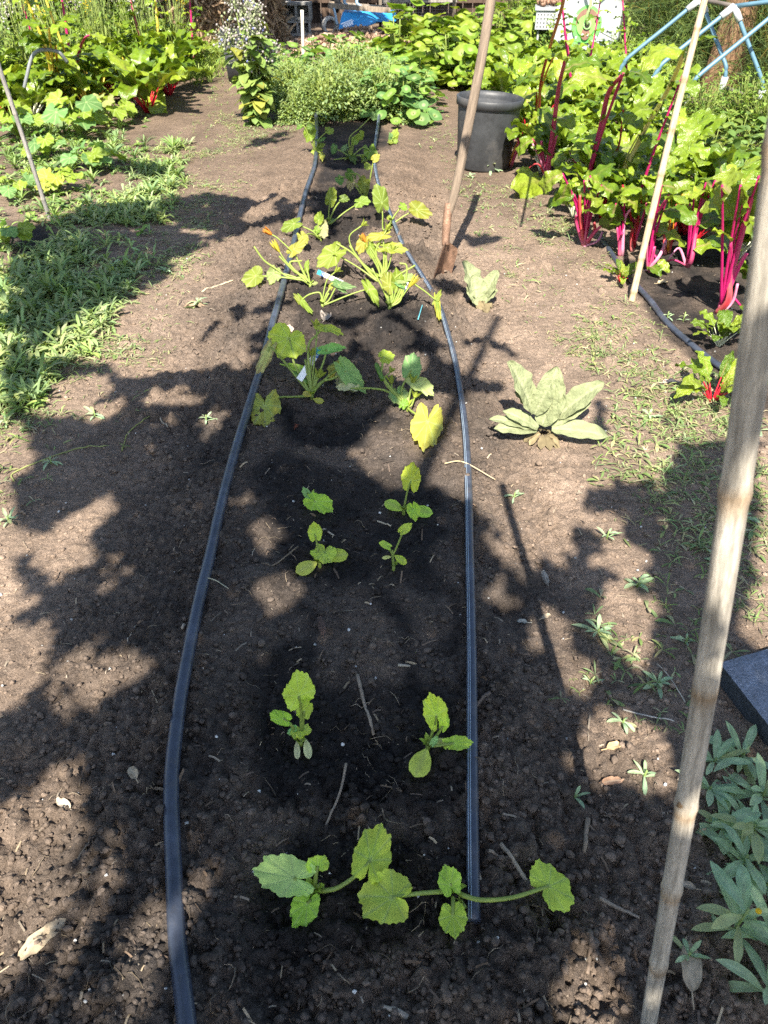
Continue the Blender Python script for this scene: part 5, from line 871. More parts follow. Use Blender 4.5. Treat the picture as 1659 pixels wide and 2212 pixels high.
def weed_plant(px, py, sd, L, n, label, wr=.22, stem=0, flower=False, up=(5, 55)):
    g = G(px, py); g[2] = gz(g[0], g[1]) - .003; r = np.random.default_rng(sd); root = thing('weed_plant', label, 'weed', g, 'single weeds around the bed'); fo = MB()
    for i in range(n):
        a = i * 2.4 + r.uniform(-.4, .4); e = radians(r.uniform(*up)); o = A(cos(a) * cos(e), sin(a) * cos(e), sin(e)); l = L * r.uniform(.55, 1.15); z = stem * (i / n) ** 1.2; V, Fs, uv, s, t = blade(g + A(0, 0, .006 + z), o, A(0, 0, 1), l * (1 - .4 * i / n * (stem > 0)), l * wr, 10, 5, r.uniform(.4, 1.3), .2, 'lance', ruf=.02, sd=i + sd, twist=r.uniform(-.5, .5))
        c = np.tile(A(*[(.34, .48, .26), (.38, .50, .28), (.30, .44, .26)][i % 3]) * r.uniform(.85, 1.15), (len(V), 1)); c = c + (A(.40, .48, .30) - c) * (np.exp(-(t / .15) ** 2) * .5)[:, None]; c = c * (.75 + .5 * vnoise(uv[:, 0] * 260 + i * 9, uv[:, 1] * 160, sd))[:, None]; c = c + (A(.42, .42, .16) - c) * (.6 * (r.random() < .12)); fo.add(V, Fs, c, uv)
    fo.build('foliage', M['weed'], root, g)
    mb = MB(); V, Fs, U = tube([g - A(0, 0, .01), g + A(.002, 0, stem + .012)], .0024, 6); mb.add(V, Fs, (.2, .28, .08), U); mb.build('stem', M['stem'], root, g)
    if flower:
        mb = MB(); mb.add(g + A(.012, -.01, stem + .025) + ICO * .006, [ICOF], (.75, .55, .03)); mb.build('flower', M['petal'], root, g)
for i, (px, py, L, n, stem, lb) in enumerate([(1600, 1870, .13, 16, .05, 'big grey green weed right of the near stake with long drooping leaves'), (1560, 1790, .10, 12, .02, 'weed with broad pale leaves tucked behind the middle of the near stake'), (1640, 1730, .12, 14, .03, 'leafy weed at the right photo edge just below the slab corner'), (1540, 1650, .10, 14, .01, 'weed tuft touching the near stake under the slab'),
  (1600, 1640, .10, 12, .02, 'weed tuft close under the slab edge'), (1580, 2020, .13, 15, .09, 'tall weed with a tiny yellow flower at lower right'), (1655, 2030, .12, 12, .08, 'tall weed at the right photo edge beside the yellow flowered one'), (1650, 2150, .13, 9, .04, 'weed with wide leaves in the bottom right corner'), (1480, 2075, .045, 8, .01, 'small weed tuft between the near stake and the dried leaf'), (1620, 1800, .12, 14, .02, 'spotted leaved weed in the middle of the right weed patch'), (1650, 1920, .11, 12, .03, 'weed at the right photo edge halfway up the weed patch'), (1530, 1710, .09, 10, .01, 'weed with short leaves beside the knot of the near stake'),
  (1390, 1680, .05, 6, .02, 'sunlit sprout left of the near stake'), (1240, 1725, .055, 4, .005, 'lone sprout with two flat leaves on dark soil right of the striped hose'), (1375, 1270, .06, 9, .03, 'bright round leaved weed lit by a sun spot'), (1310, 1165, .05, 6, .02, 'small weed with a pale bent stem on the sunlit path'), (1110, 1075, .045, 6, .015, 'tiny sprout casting a shadow right of the striped hose'), (1345, 1560, .05, 6, .01, 'folded two leaf sprout in shade left of the near stake'), (1275, 1475, .035, 5, .01, 'tiny bright sprout at the tip of a sun spot'), (1480, 1390, .05, 6, .015, 'small sprout beside the near stake above the slab'), (1420, 1480, .06, 9, .005, 'withered sprawling weed left of the near stake'), (1290, 1370, .07, 11, .005, 'limp grassy weed sprawling between two sun spots'),
  (1400, 905, .06, 8, .02, 'leafy weed on the path edge left of the near stake'), (1440, 690, .05, 6, .03, 'pale sprout growing beside the chard bed hose'), (1475, 695, .05, 6, .04, 'young chard sprout in dark soil beyond the hose'), (1640, 930, .07, 8, .02, 'weed at the right photo edge beside the near stake top'), (1600, 1120, .08, 12, .02, 'dense weed right of the near stake above the slab'), (1560, 1230, .08, 12, .02, 'dense dark weed just right of the near stake'),
  (445, 905, .05, 6, .02, 'small weed in the shaded path left of the hose'), (110, 1000, .06, 8, .01, 'flattened weed on the shaded path at left'), (20, 1130, .06, 9, .02, 'dark clover like weed at the left photo edge'), (15, 920, .06, 8, .03, 'pale sprout in the left sun patch'), (430, 660, .07, 9, .02, 'sunlit weed tuft in the middle of the left path'), (360, 590, .07, 10, .02, 'leafy weed in shade on the left path'), (240, 590, .11, 10, .06, 'taller weed standing out of the weed carpet at left'), (205, 1370 - 470, .06, 8, .02, 'weed tuft at the lower end of the weed carpet'), (1060, 372, .10, 12, .06, 'jagged weed growing at the foot of the black pot'), (1015, 385, .07, 10, .02, 'sunlit weed tuft left of the pot foot'), (1135, 400, .08, 10, .03, 'weed with a yellow flower right of the pot foot')]):
    weed_plant(px, py, 700 + i * 3, L, n, lb, stem=stem, flower='yellow flower' in lb, wr=.3 if 'round' in lb or 'broad' in lb or 'lettuce' in lb else .19)
# ---------------------------------------------------------------- fallen leaves and sticks
def dryleaf(px, py, az, L, wd, label, col=(.36, .29, .20), bend=.5):
    g = G(px, py); g[2] = gz(g[0], g[1]) + .006; V, Fs, uv, s, t = blade(g, (cos(az), sin(az), .25), (0, 0, 1), L, wd, 14, 7, bend, .35, 'ovate', ruf=.07, sd=int(px)); mb = MB(); V[:, 2] = np.maximum(V[:, 2], gz(V[:, 0], V[:, 1]) + .003)
    c = np.tile(A(*col), (len(V), 1)); c = c * (1 + .25 * np.sin(uv[:, :1] * 300) * np.sin(uv[:, 1:2] * 170)); c = c + (A(.5, .42, .3) - c) * (np.exp(-(t / .1) ** 2) * .5)[:, None]; mb.add(V, Fs, c, uv); V, Fs, U = tube([g - A(cos(az), sin(az), -.1) * L * .35, g, g + A(cos(az), sin(az), .2) * L * .1], .0012, 5); mb.add(V, Fs, A(*col) * 1.2, U)
    tag(mb.build('dry_leaf', M['dry'], None, g), label, 'leaf', 'dry leaves fallen on the soil')
for a in [(42, 2075, .75, .095, .036, 'long torn pale dead leaf at the lower left'), (1490, 2150, 1.35, .085, .036, 'pale ribbed dead leaf standing beside the foot of the near stake'), (300, 1700, 2.2, .035, .02, 'small curled tan leaf left of the hose'), (400, 665, .1, .10, .06, 'crumpled brown dead leaf on the left path', (.25, .18, .12), .9), (700, 690, 1.3, .06, .05, 'crumpled grey dead leaf above the label squash', (.30, .26, .22), 1.2), (630, 715, 1.9, .06, .03, 'pale pinkish dead leaf behind the label squash', (.40, .30, .24)), (1310, 1620, .3, .04, .02, 'orange tan dry leaf in the lower right sun spot', (.50, .34, .18)), (1430, 830, 0, .07, .03, 'pale pink dead leaf on the weedy path', (.50, .38, .33)), (1300, 1690, .1, .05, .02, 'small rusty leaf below the lower right sun spot', (.36, .22, .14)), (1170, 1340, .5, .03, .015, 'small pale leaf scrap right of the tall sun spot'), (1420, 565 + 50, .2, .06, .035, 'torn straw coloured leaf near the slender stake', (.44, .36, .22)), (1500, 1925, 2.8, .03, .015, 'small dry scrap under the weeds', (.34, .27, .2)), (150, 1745, 2.6, .04, .02, 'dry leaf scrap in the lower left sun patch', (.45, .37, .28)), (1535, 1475, .9, .035, .025, 'white papery scrap beside the slab', (.55, .5, .42)), (1140, 1345, 3.0, .03, .015, 'grey crumpled leaf beside the dug hole', (.3, .3, .26))]: dryleaf(*a)
def stick(s, r, label, col=(.30, .235, .17), h=.004, name='stick', cat='stick', mt='wood'):
    q = cs(s); p = []
    for u, v, *z in q:
        g = G(u, v); g[2] = gz(g[0], g[1]) + r * .8 + (z[0] if z else 0); p.append(g)
    c = catmull(p, 8); c[:, 2] = np.maximum(c[:, 2], gz(c[:, 0], c[:, 1]) + r * .5); mb = MB(); V, Fs, U = tube(c, np.linspace(r, r * .75, len(c)), 8); mb.add(V, Fs, A(*col), U)
    tag(mb.build(name, M[mt], None, p[0]), label, cat, 'sticks and straws lying on the soil')
for a in [('772,1456 785,1510 808,1588', .0048, 'thickest grey stick lying between the two middle seedlings'), ('748,1655 735,1710 704,1783', .0032, 'thin forked stick above the nearest seedlings'), ('1083,1818 1110,1860 1138,1905', .0050, 'pale splintered stick right of the striped hose end', (.36, .29, .21)), ('1055,1842 1090,1848 1140,1870', .0035, 'thin brown stick crossing under the pale splintered one'), ('1270,1770 1266,1800 1262,1840', .0055, 'short thick stick standing by the lower right path', (.26, .2, .14)), ('1272,2010 1275,2060 1270,2100', .005, 'dark stick left of the near stake foot', (.16, .12, .09)), ('1290,1955 1330,1968 1380,1985', .004, 'grey brown stick pointing at the near stake foot', (.26, .21, .16)), ('440,1260,.015 468,1263,.018 500,1278', .0018, 'pale dry stem bent over the left hose', (.46, .43, .30)), ('1058,1500 1040,1512 1005,1550', .005, 'dark twig touching the striped hose', (.13, .1, .08)), ('880,2200 860,2188 830,2175', .006, 'pale stick end at the bottom photo edge', (.34, .29, .23)), ('1215,2 1216,3' if 0 else '436,630 470,615 505,603', .005, 'long straw stick on the shaded left path', (.44, .36, .25)), ('350,1690 330,1700 300,1722', .002, 'thin bent stem beside the small curled leaf', (.3, .24, .16)), ('1345,1535,.005 1380,1545,.008 1455,1563', .002, 'long white dry stem left of the slab', (.55, .5, .42)), ('1420,1430 1445,1462 1480,1520', .0018, 'straight pale dry stem beside the near stake', (.5, .45, .36)), ('30,1040 35,1020 150,975 235,960', .003, 'long green brown stem trailing on the left path', (.26, .28, .10)), ('262,970 280,935 325,905', .002, 'thin yellow green twig on the shaded path', (.28, .3, .08)), ('815,1125 845,1136', .0028, 'short straw beside the top right seedling pair', (.5, .42, .3)), ('697,1142 722,1158', .0035, 'short pale straw right of the yellowing seedling', (.45, .38, .28)), ('885,1435 915,1438' if 0 else '860,1441 886,1441', .0035, 'short broken straw above the right middle seedling', (.42, .36, .28)), ('960,1008 1000,1010 1070,1036', .0022, 'thin tan stem crossing under the striped hose in the sun', (.5, .4, .24)), ('395,1362 400,1350', .004, 'stubby pale stick left of the hose bend', (.42, .36, .28)), ('640,1020 655,1070' if 0 else '550,1185 545,1205', .0015, 'short thin straw beside the left sun spot', (.4, .34, .26)), ('645,1190 590,1228 565,1224', .0025, 'small brown twig left of the yellowing seedling', (.2, .15, .1)), ('345,900 350,910 362,920', .003, 'short straw on the shaded left path', (.45, .38, .28)), ('275,1395 280,1375 292,1345', .0015, 'thin white straw in the left shade', (.45, .4, .32)), ('1500,988 1530,986', .003, 'tan straw right of the near stake top', (.42, .33, .22))]: stick(*a)
def sprig(a, b, label, col):
    p, q = G(*a), G(*b); p[2] = gz(p[0], p[1]) + .006; q[2] = gz(q[0], q[1]) + .010; mb = MB(); d = q - p; L = np.linalg.norm(d); d /= L; s = unit(np.cross(d, A(0, 0, 1))); V, Fs, U = tube([p, q], .0011, 5); mb.add(V, Fs, col, U)
    for i in range(22):
        f = .1 + .88 * i / 22; l = .016 * (1 - abs(f - .45)) * (1 if i % 2 else .9); sg = 1 if i % 2 else -1; V, Fs, uv, s_, t = blade(p + d * L * f, d * .75 + s * sg + A(0, 0, .3), A(0, 0, 1), l, .0032, 5, 3, .6, .2, 'lance', sd=i); mb.add(V, Fs, A(*col) * RNG.uniform(.7, 1.25), uv)
    tag(mb.build('needle_sprig', M['dry'], None, p), label, 'sprig')
sprig((636, 935), (650, 895), 'rusty red fallen needle sprig below the squash with the label', (.24, .075, .04)); sprig((700, 1380), (690, 1340), 'grey brown needle sprig in the middle of the bed', (.14, .09, .07)); sprig((1185, 1265), (1170, 1245), 'pale grey needle sprig beside the dug hole', (.3, .28, .24))
# ---------------------------------------------------------------- left frame bits
g = G(104, 150); o = ztube([g, g + A(0, 0, .9)], .035, (.42, .40, .36), 10, 2).build('white_post', M['wood'], None, g); tag(o, 'pale upright post rising from the left chard patch', 'post')
g = G(40, 262); dd = float((g - CAM) @ FW); o = ztube([g, P(45, 225, dd - .08), P(58, 165, dd - .2), P(70, 122, dd - .26), P(92, 108, dd - .3), P(125, 112, dd - .3), P(146, 135, dd - .2)], .016, (.17, .18, .19), 8, 6).build('hoop', M['paint'], None, g); tag(o, 'grey bent pipe hoop arching over the left chard', 'hoop')
# ---------------------------------------------------------------- far end: pipe frame, machine, wheelbarrow, piles, fence
def pipe_frame():
    PB, WH, DK = (.085, .17, .23), (.42, .44, .45), (.12, .10, .085)
    q = lambda x, y: (1124.7 + .3221 * x, .3221 * y)
    fr = [(q(650, 690), q(815, 760), None)]
    root = thing('pipe_trellis', 'blue grey pipe trellis frame with white joints in front of the fennel', 'frame', G(1480, 250))
    o = A(*root.location)
    def pipe(p, r, col, nm='pipe', sub=6): ztube(p, r, col, 10, sub).build(nm, M['paint'], root, o)
    def leg(foot, bend, top, dz):
        g = G(*foot); d = float((g - CAM) @ FW); b = P(*bend, d - .30); t = P(*top, d + dz); m1 = b + (g - b) * .18; m2 = b + (t - b) * .10
        return g, b, t, [g - A(0, 0, .1), g + (m1 - g) * .5, m1, b + (m1 - b) * .4 + (m2 - b) * .4, m2, b + (t - b) * .55, t]
    tops = []
    for fl, bl, fr_, br, tp in ((q(1055, 840), q(1140, 552), q(2010, 860), q(2060, 640), q(1830, -10)), (q(800, 800), q(915, 455), q(1560, 800), q(1632, 575), q(1432, 42)), (q(600, 720), q(680, 420), q(1290, 760), q(1388, 470), q(1205, -5))):
        g1 = G(*fl); g2 = G(*fr_); d1, d2 = (float((x - CAM) @ FW) for x in (g1, g2)); dt = (d1 + d2) / 2 - .5
        t = P(*tp, dt); tops.append(t); feet = []
        for f, b_, d in ((fl, bl, d1), (fr_, br, d2)):
            g, b, _, pl = leg(f, b_, tp, dt - d); pipe(pl, .019, PB); m = g + (b - g) * .62; feet.append(m); e = unit(b - g); pipe([m - e * .09, m + e * .09], .030, WH, 'joint', 2)
            e = unit(b - t); pipe([t, t + e * .13], .030, WH, 'joint', 2)
        tops[-1] = (t, feet)
    for i in range(2):
        pipe([tops[i][0], tops[i + 1][0]], .019, PB if i == 0 else DK, 'rail', 3)
        for k in range(2): pipe([tops[i][1][k], tops[i + 1][1][k]], .016, DK if k else (.22, .24, .25), 'rail', 3)
pipe_frame()
def machine():
    g = G(1262, 172); d = float((g - CAM) @ FW); c = P(1268, 52, d - .12); root = thing('tumbler', 'galvanised octagonal drum on green legs with a green hub behind the chard', 'drum', g); o = A(*g)
    n = unit((CAM - c) * A(1, 1, 0) + A(-.9, 0, 0)); X = np.stack([np.cross(A(0, 0, 1), n), A(0, 0, 1), n], 1)
    R = .40; a = np.arange(8) * pi / 4 + pi / 8; ring = lambda r, z: np.stack([r * np.cos(a), r * np.sin(a), np.full(8, z)], 1) @ X.T + c
    mb = MB(); V = np.vstack([ring(R, -.5), ring(R, 0), ring(R * .985, .006), ring(.001, .006)]); i = np.arange(3)[:, None] * 8; j = np.arange(8)[None]; k = (j + 1) % 8; mb.add(V, np.stack([i + j, i + k, i + 8 + k, i + 8 + j], -1).reshape(-1, 4), (1, 1, 1)); mb.build('drum', M['galv'], root, o, smooth=False)
    mb = MB()
    for k in range(8):
        for rr in (.86, .62): mb.add((ICO * .012) * 1 + (A(R * rr * cos(a[k] + .15), R * rr * sin(a[k] + .15), .008) @ X.T + c), [ICOF], (.05, .05, .06))
    mb.build('bolts', M['paint'], root, o)
    mb = MB(); s = A(R * cos(-pi / 8), R * sin(-pi / 8), .009); V, Fs = box((0, 0, 0), (R * .9, .007, .004), X @ rotz(-pi / 8)); mb.add(V + (s * .52 + A(0, 0, .004)) @ X.T + c, Fs, (.2, .21, .22)); mb.build('seam', M['paint'], root, o)
    def disc(r, z0, z1, cx, cy, col, nm, sy=1.0, mt='paint', seg=36):
        V, Fs = lathe([(.0005, z0), (r, z0), (r, z1), (.0005, z1 + .0005)], seg); V = V * A(1, sy, 1) + A(cx, cy, 0); mb = MB(); mb.add(V @ X.T + c, Fs, col); mb.build(nm, M[mt], root, o, smooth=False)
    GR, BR = (.13, .48, .10), (.22, .12, .09)
    disc(.165, .0, .03, 0, 0, GR, 'hub_plate', 1.12); disc(.125, .03, .036, 0, .03, BR, 'hub_recess', 1.0); disc(.105, .036, .046, -.005, -.015, (.20, .55, .10), 'hub_face', 1.0); disc(.05, .046, .052, 0, -.09, BR, 'hub_recess', 1.25); disc(.045, .046, .07, .01, 0, (.30, .50, .20), 'axle_collar'); disc(.030, .07, .075, .01, 0, (.03, .025, .02), 'axle_hole')
    for xx, yy in ((.13, .09), (.02, .17), (-.13, .08), (.12, -.12), (-.1, -.13), (-.03, -.10), (.03, -.10)): disc(.011, .03, .062, xx, yy, (.6, .62, .58), 'bolt')
    for sx, fx in ((-1, -.22), (1, .26)):
        p0 = A(.09 * sx, -.15, .05) @ X.T + c; p1 = A(fx, 0, .16) @ X.T + c; p1[2] = g[2]; dd = p1 - p0; V, Fs = box((0, 0, 0), (.05, .03, np.linalg.norm(dd)), axes(dd)); mb = MB(); mb.add(V + (p0 + p1) / 2, Fs, GR); mb.build('leg', M['paint'], root, o, smooth=False)
    V, Fs = box((0, 0, 0), (.22, .035, .028), X @ rotz(.75)); mb = MB(); mb.add(V + A(.20, .33, .03) @ X.T + c, Fs, (.30, .55, .18)); mb.build('handle_bar', M['paint'], root, o, smooth=False)
    ztube([A(0.01, 0, .07) @ X.T + c, A(-.005, .08, .11) @ X.T + c, A(.02, .22, .12) @ X.T + c, A(-.04, .36, .1) @ X.T + c], .016, (.28, .40, .16), 8).build('crank', M['paint'], root, o)
    # perforated metal basket to its left
    g = G(1188, 150); d = float((g - CAM) @ FW); c = P(1190, 28, d); root = thing('metal_basket', 'grey perforated metal bin with rusty contents behind the chard tops', 'bin', g); o = A(*g); mb = MB()
    V, Fs = box(c - A(0, 0, .06), (.36, .36, .20), rotz(-.15)); mb.add(V, Fs, (.33, .35, .36)); mb.build('box_body', M['paint'], root, o, smooth=False)
    mb = MB(); V, Fs = box(c + A(0, 0, .055), (.40, .40, .03), rotz(-.15)); mb.add(V, Fs, (.28, .30, .31)); mb.build('rim', M['paint'], root, o, smooth=False)
    mb = MB()
    for i in range(9):
        for k in range(4): V = c + rotz(-.15) @ A(-.155 + i * .039, -.1815, -.13 + k * .042) + ICO * .009 * A(1, .3, 1); mb.add(V, [ICOF], (.03, .03, .03))
    mb.build('holes', M['paint'], root, o)
    mb = MB()
    for i in range(60): mb.add(c + A(RNG.uniform(-.16, .16), RNG.uniform(-.16, .16), .08 + RNG.uniform(0, .05)) + ICO * .03 * RNG.uniform(.6, 1.3, (12, 1)), [ICOF], A(.28, .15, .10) * RNG.uniform(.6, 1.3))
    mb.build('rusty_scrap', M['rust'], root, o)
    for sx in (-1, 1): ztube([c + A(.15 * sx, -.1, -.15), A(c[0] + .15 * sx, c[1] - .1, g[2])], .014, (.25, .26, .26), 6, 2).build('leg', M['paint'], root, o)
machine()
def wheelbarrow():
    g = G(768, 84); d = float((g - CAM) @ FW); root = thing('wheelbarrow', 'blue wheelbarrow tipped upside down on the wood chip pile', 'wheelbarrow', g); o = A(*g); k = lambda x, y, dz: P(548.6 + .2315 * x, .2315 * y, d + dz)
    BL = (.03, .28, .60)
    a, b, c_, e = k(770, 352, -.1), k(1125, 212, .1), k(1020, 108, .25), k(825, 122, .05)   # visible side panel
    bk = A(.08, .60, .02); sm = A(.05, .40, .05)
    mb = MB(); rim = np.array([a, b, b + bk, a + bk]); bot = np.array([e, c_, c_ + sm, e + sm])
    V = np.vstack([rim, bot]); f = (1 / 3); mb.add(V, np.array([[0, 1, 5, 4], [1, 2, 6, 5], [2, 3, 7, 6], [3, 0, 4, 7], [4, 5, 6, 7]]), BL); ce = V.mean(0); mb.add(V + (ce - V) * .03, np.array([[0, 4, 5, 1], [1, 5, 6, 2], [2, 6, 7, 3], [3, 7, 4, 0], [4, 7, 6, 5]]), BL)
    tray = mb.build('tray', M['paint'], root, o, smooth=False)
    mb = MB(); rr = np.vstack([rim, rim[:1]]); 
    for i in range(4): V, Fs, U = tube([rr[i], rr[i + 1]], .014, 8); mb.add(V, Fs, A(*BL) * .9, U)
    mb.build('rim', M['paint'], tray, o)
    nrm = unit(np.cross(b - a, e - a)); nrm = nrm if nrm @ (CAM - a) > 0 else -nrm; ex = unit(b - a); ey = np.cross(nrm, ex); ey = ey if ey[2] > 0 else -ey
    pc = a * .42 + b * .18 + e * .28 + c_ * .12; mb = MB()                 # the white mark on the tray: underlined lettering
    for x, y, w_, h_, t_ in ((0, .055, .22, .018, 0), (.02, .028, .20, .012, 0), (-.085, -.02, .03, .075, .15), (-.045, -.01, .026, .05, .15), (-.008, -.008, .026, .048, .15), (.03, -.006, .026, .05, .15), (.068, -.004, .026, .05, .15)):
        V, Fs = box((0, 0, 0), (w_, h_, .004), np.stack([ex, ey, nrm], 1) @ rotz(-t_ * .4)); mb.add(V + pc + ex * x + ey * y + nrm * .006, Fs, (.85, .88, .90))
    mb.build('white_mark', M['tag'], tray, o, smooth=False)
    for y0, nm in ((0, 'handle'), (.30, 'handle')):
        p0, p1 = k(690, 52, .05) + A(0, y0, 0), k(1275, 98, .15) + A(0, y0, 0); V, Fs = box((0, 0, 0), (.07, .05, np.linalg.norm(p1 - p0)), axes(p1 - p0)); mb = MB(); mb.add(V + (p0 + p1) / 2, Fs, (.26, .21, .16)); mb.build(nm, M['plank'], root, o, smooth=False)
    for x0 in (850, 965): ztube([k(x0 + 35, 60, .1), k(x0, 35, .1), k(x0 - 5, 5, .1), k(x0 + 10, -60, .1)], .022, (.22, .36, .48), 8).build('leg', M['paint'], root, o)
    ztube([k(745, 80, -.05), k(760, 140, -.05), k(775, 230, -.06)], .02, (.25, .36, .44), 8).build('brace', M['paint'], root, o)
    wc = k(760, -10, .3); V, Fs = lathe([(.05, -.04), (.15, -.045), (.19, -.02), (.19, .02), (.15, .045), (.05, .04)], 28); mb = MB(); mb.add(V @ axes(A(.9, .3, 0)).T + wc, Fs, (.02, .02, .022)); mb.build('wheel', M['paint'], root, o)
    g2 = G(830, 70); a, b, c_, e = k(1130, 205, .7), k(1320, 200, .75), k(1290, 115, .85), k(1080, 112, .7); bk = A(.05, .5, 0); V = np.vstack([[a, b, b + bk, a + bk], [e, c_, c_ + bk * .8, e + bk * .8]]); mb = MB(); mb.add(V, BOXF[:, ::-1], BL); o2 = mb.build('blue_tub', M['paint'], None, a, smooth=False); tag(o2, 'second blue tray behind the wheelbarrow in shade', 'tub')
wheelbarrow()
def heap(name, label, cat, px, py, rx, ry, h, n, L, cols, mt, wr, hang=0.0, flat=0):
    g = G(px, py) + A(0, ry, 0); root = thing(name, label, cat, g); mb = MB(); th = np.arange(40) * 2 * pi / 40; V = [[0, 0, h * .93]]; R = [.2, .42, .62, .8, .92, 1.0]
    prof = (lambda q: (1 - q ** (2.0 if not hang else 4)) ** .8)
    for q in R: V += np.stack([rx * .95 * q * np.cos(th), ry * .95 * q * np.sin(th), h * .93 * prof(q) * (1 + .12 * np.sin(th * 3 + q * 5)) - .03 * (q == 1)], 1).tolist()
    j = np.arange(40); k = (j + 1) % 40; mb.add(np.array(V) + g, [np.stack([np.zeros(40, int), 1 + j, 1 + k], 1), np.vstack([np.stack([1 + i * 40 + j, 1 + i * 40 + 40 + j, 1 + i * 40 + 40 + k, 1 + i * 40 + k], 1) for i in range(5)])], A(*cols[-1]) * .8); mb.build('heap_core', M['dry'], root, g)
    a = RNG.uniform(0, 2 * pi, n); q = np.sqrt(RNG.uniform(.0, 1.04, n)); x, y = rx * q * np.cos(a), ry * q * np.sin(a); z = h * prof(np.clip(q, 0, 1)) * (1 + .12 * np.sin(a * 3 + q * 5)) + RNG.uniform(-.01, .05, n) * (h / .5)
    out = np.stack([np.cos(a), np.sin(a), np.zeros(n)], 1); dn = out * .45 + A(0, 0, -1.0)
    d = RNG.normal(0, 1, (n, 3)) * A(1, 1, .55) + dn * hang * np.clip(q * 1.6 - .3, 0, 1)[:, None] * 1.6; d[:, 2] *= (1 - flat); d /= np.linalg.norm(d, axis=1)[:, None]; l = L * RNG.uniform(.4, 1.3, n)[:, None]; w = l * wr * RNG.uniform(.6, 1.3, (n, 1))
    s = np.cross(d, RNG.normal(0, 1, (n, 3))); s /= np.linalg.norm(s, axis=1)[:, None]; c0 = np.stack([x, y, np.maximum(z, .01)], 1) + g; b = np.cross(d, s) * l * RNG.uniform(-.12, .12, (n, 1)); u = np.cross(d, s) * w * .35
    V = np.stack([c0 - d * l / 2 - s * w / 2, c0 - d * l / 2 + s * w / 2, c0 + s * w / 2 + b + u, c0 - s * w / 2 + b + u, c0 + d * l / 2 + s * w * .4, c0 + d * l / 2 - s * w * .4], 1).reshape(-1, 3); V[:, 2] = np.maximum(V[:, 2], g[2]); f = 6 * np.arange(n)[:, None]
    mb = MB(); mb.add(V, np.vstack([f + np.array([[0, 1, 2, 3]]), f + np.array([[3, 2, 4, 5]])]), np.repeat(np.array(cols)[RNG.integers(0, len(cols), n)] * RNG.uniform(.65, 1.25, (n, 1)), 6, 0)); o = mb.build('loose_pieces', M[mt], root, g); o['kind'] = 'stuff'
heap('straw_pile', 'big heap of dry brown straw stalks in front of the dark fence', 'straw pile', 450, 108, 1.05, .8, 1.35, 5200, .30, [(.40, .28, .17), (.30, .20, .12), (.48, .36, .23), (.20, .13, .08)], 'dry', .085, hang=.8)
heap('straw_pile', 'lower spread of dry brown stalks behind the left chard patch', 'straw pile', 290, 92, 1.3, .8, .85, 3600, .28, [(.36, .25, .15), (.28, .18, .11), (.42, .31, .20), (.18, .12, .08)], 'dry', .085, hang=.7)
heap('wood_chip_pile', 'low pile of pale brown wood chips beneath the blue wheelbarrow', 'wood chips', 800, 128, 1.25, 1.1, .20, 4200, .085, [(.42, .29, .20), (.50, .37, .27), (.30, .20, .14), (.20, .13, .09)], 'dry', .4)
def blocks():
    d = 0
    def cinder(px, py, rz, sc, label, dz=0, col=(.27, .26, .24)):
        g = G(px, py) + A(0, 0, dz); R = rotz(rz); root = thing('cinder_block', label, 'concrete block', g, 'concrete blocks by the fence'); mb = MB(); w, h, t = .42 * sc, .21 * sc, .2 * sc; e = .035 * sc
        for c, s in (((0, 0, e / 2), (w, t, e)), ((0, 0, h - e / 2), (w, t, e)), ((-w / 2 + e / 2, 0, h / 2), (e, t, h - 2 * e)), ((w / 2 - e / 2, 0, h / 2), (e, t, h - 2 * e)), ((0, 0, h / 2), (e, t, h - 2 * e))):
            V, Fs = box(c, s); mb.add(V @ R.T + g, Fs, col)
        mb.build('block_body', M['stone'], root, g, smooth=False)
        mb = MB(); V, Fs = box((0, t * .42, h / 2), (w - 2 * e, .01, h - 2 * e)); mb.add(V @ R.T + g, Fs, A(*col) * .8); mb.build('web', M['stone'], root, g, smooth=False)
    cinder(644, 76, .08, 1.0, 'lowest hollow concrete block partly sunk in chips', 0, (.36, .35, .33)); cinder(644, 76, -.03, 1.12, 'hollow concrete block stacked on top with its two holes facing out', .212); cinder(606, 62, .1, 1.0, 'hollow concrete block behind the stacked pair in shade', .2); cinder(606, 62, .05, 1.0, 'bottom block behind the stacked pair', 0)
    g = G(713, 78); V, Fs = lathe([(.085, -.12), (.13, -.12), (.13, .12), (.085, .12), (.085, -.12)], 24); X = axes(A(.2, -1, .05)); mb = MB(); mb.add(V @ X.T + g + A(0, .1, .13), Fs, (.55, .52, .47)); tag(mb.build('pipe_piece', M['stone'], None, g), 'short pale concrete pipe section lying left of the wheelbarrow', 'pipe')
    for px, lb, lean in ((600, 'leftmost brown board leaning on the fence behind the blocks', .12), (633, 'brown board leaning on the fence just above the stacked blocks', -.1)):
        g = G(px, 58); mb = MB(); V, Fs = box((0, 0, .8), (.17, .035, 1.6)); V[:, 1] += V[:, 2] * .18; V[:, 0] += V[:, 2] * lean; mb.add(V + g, Fs, (.22, .12, .06)); tag(mb.build('leaning_board', M['plank'], None, g, smooth=False), lb, 'board')
    g = G(572, 80); o = ztube([g, g + A(-.02, 0, .5), g + A(.03, .02, 1.0)], [.05, .045, .03], (.36, .38, .34), 8, 2).build('grey_post', M['plank'], None, g); tag(o, 'short grey green post beside the straw heap', 'post')
blocks()
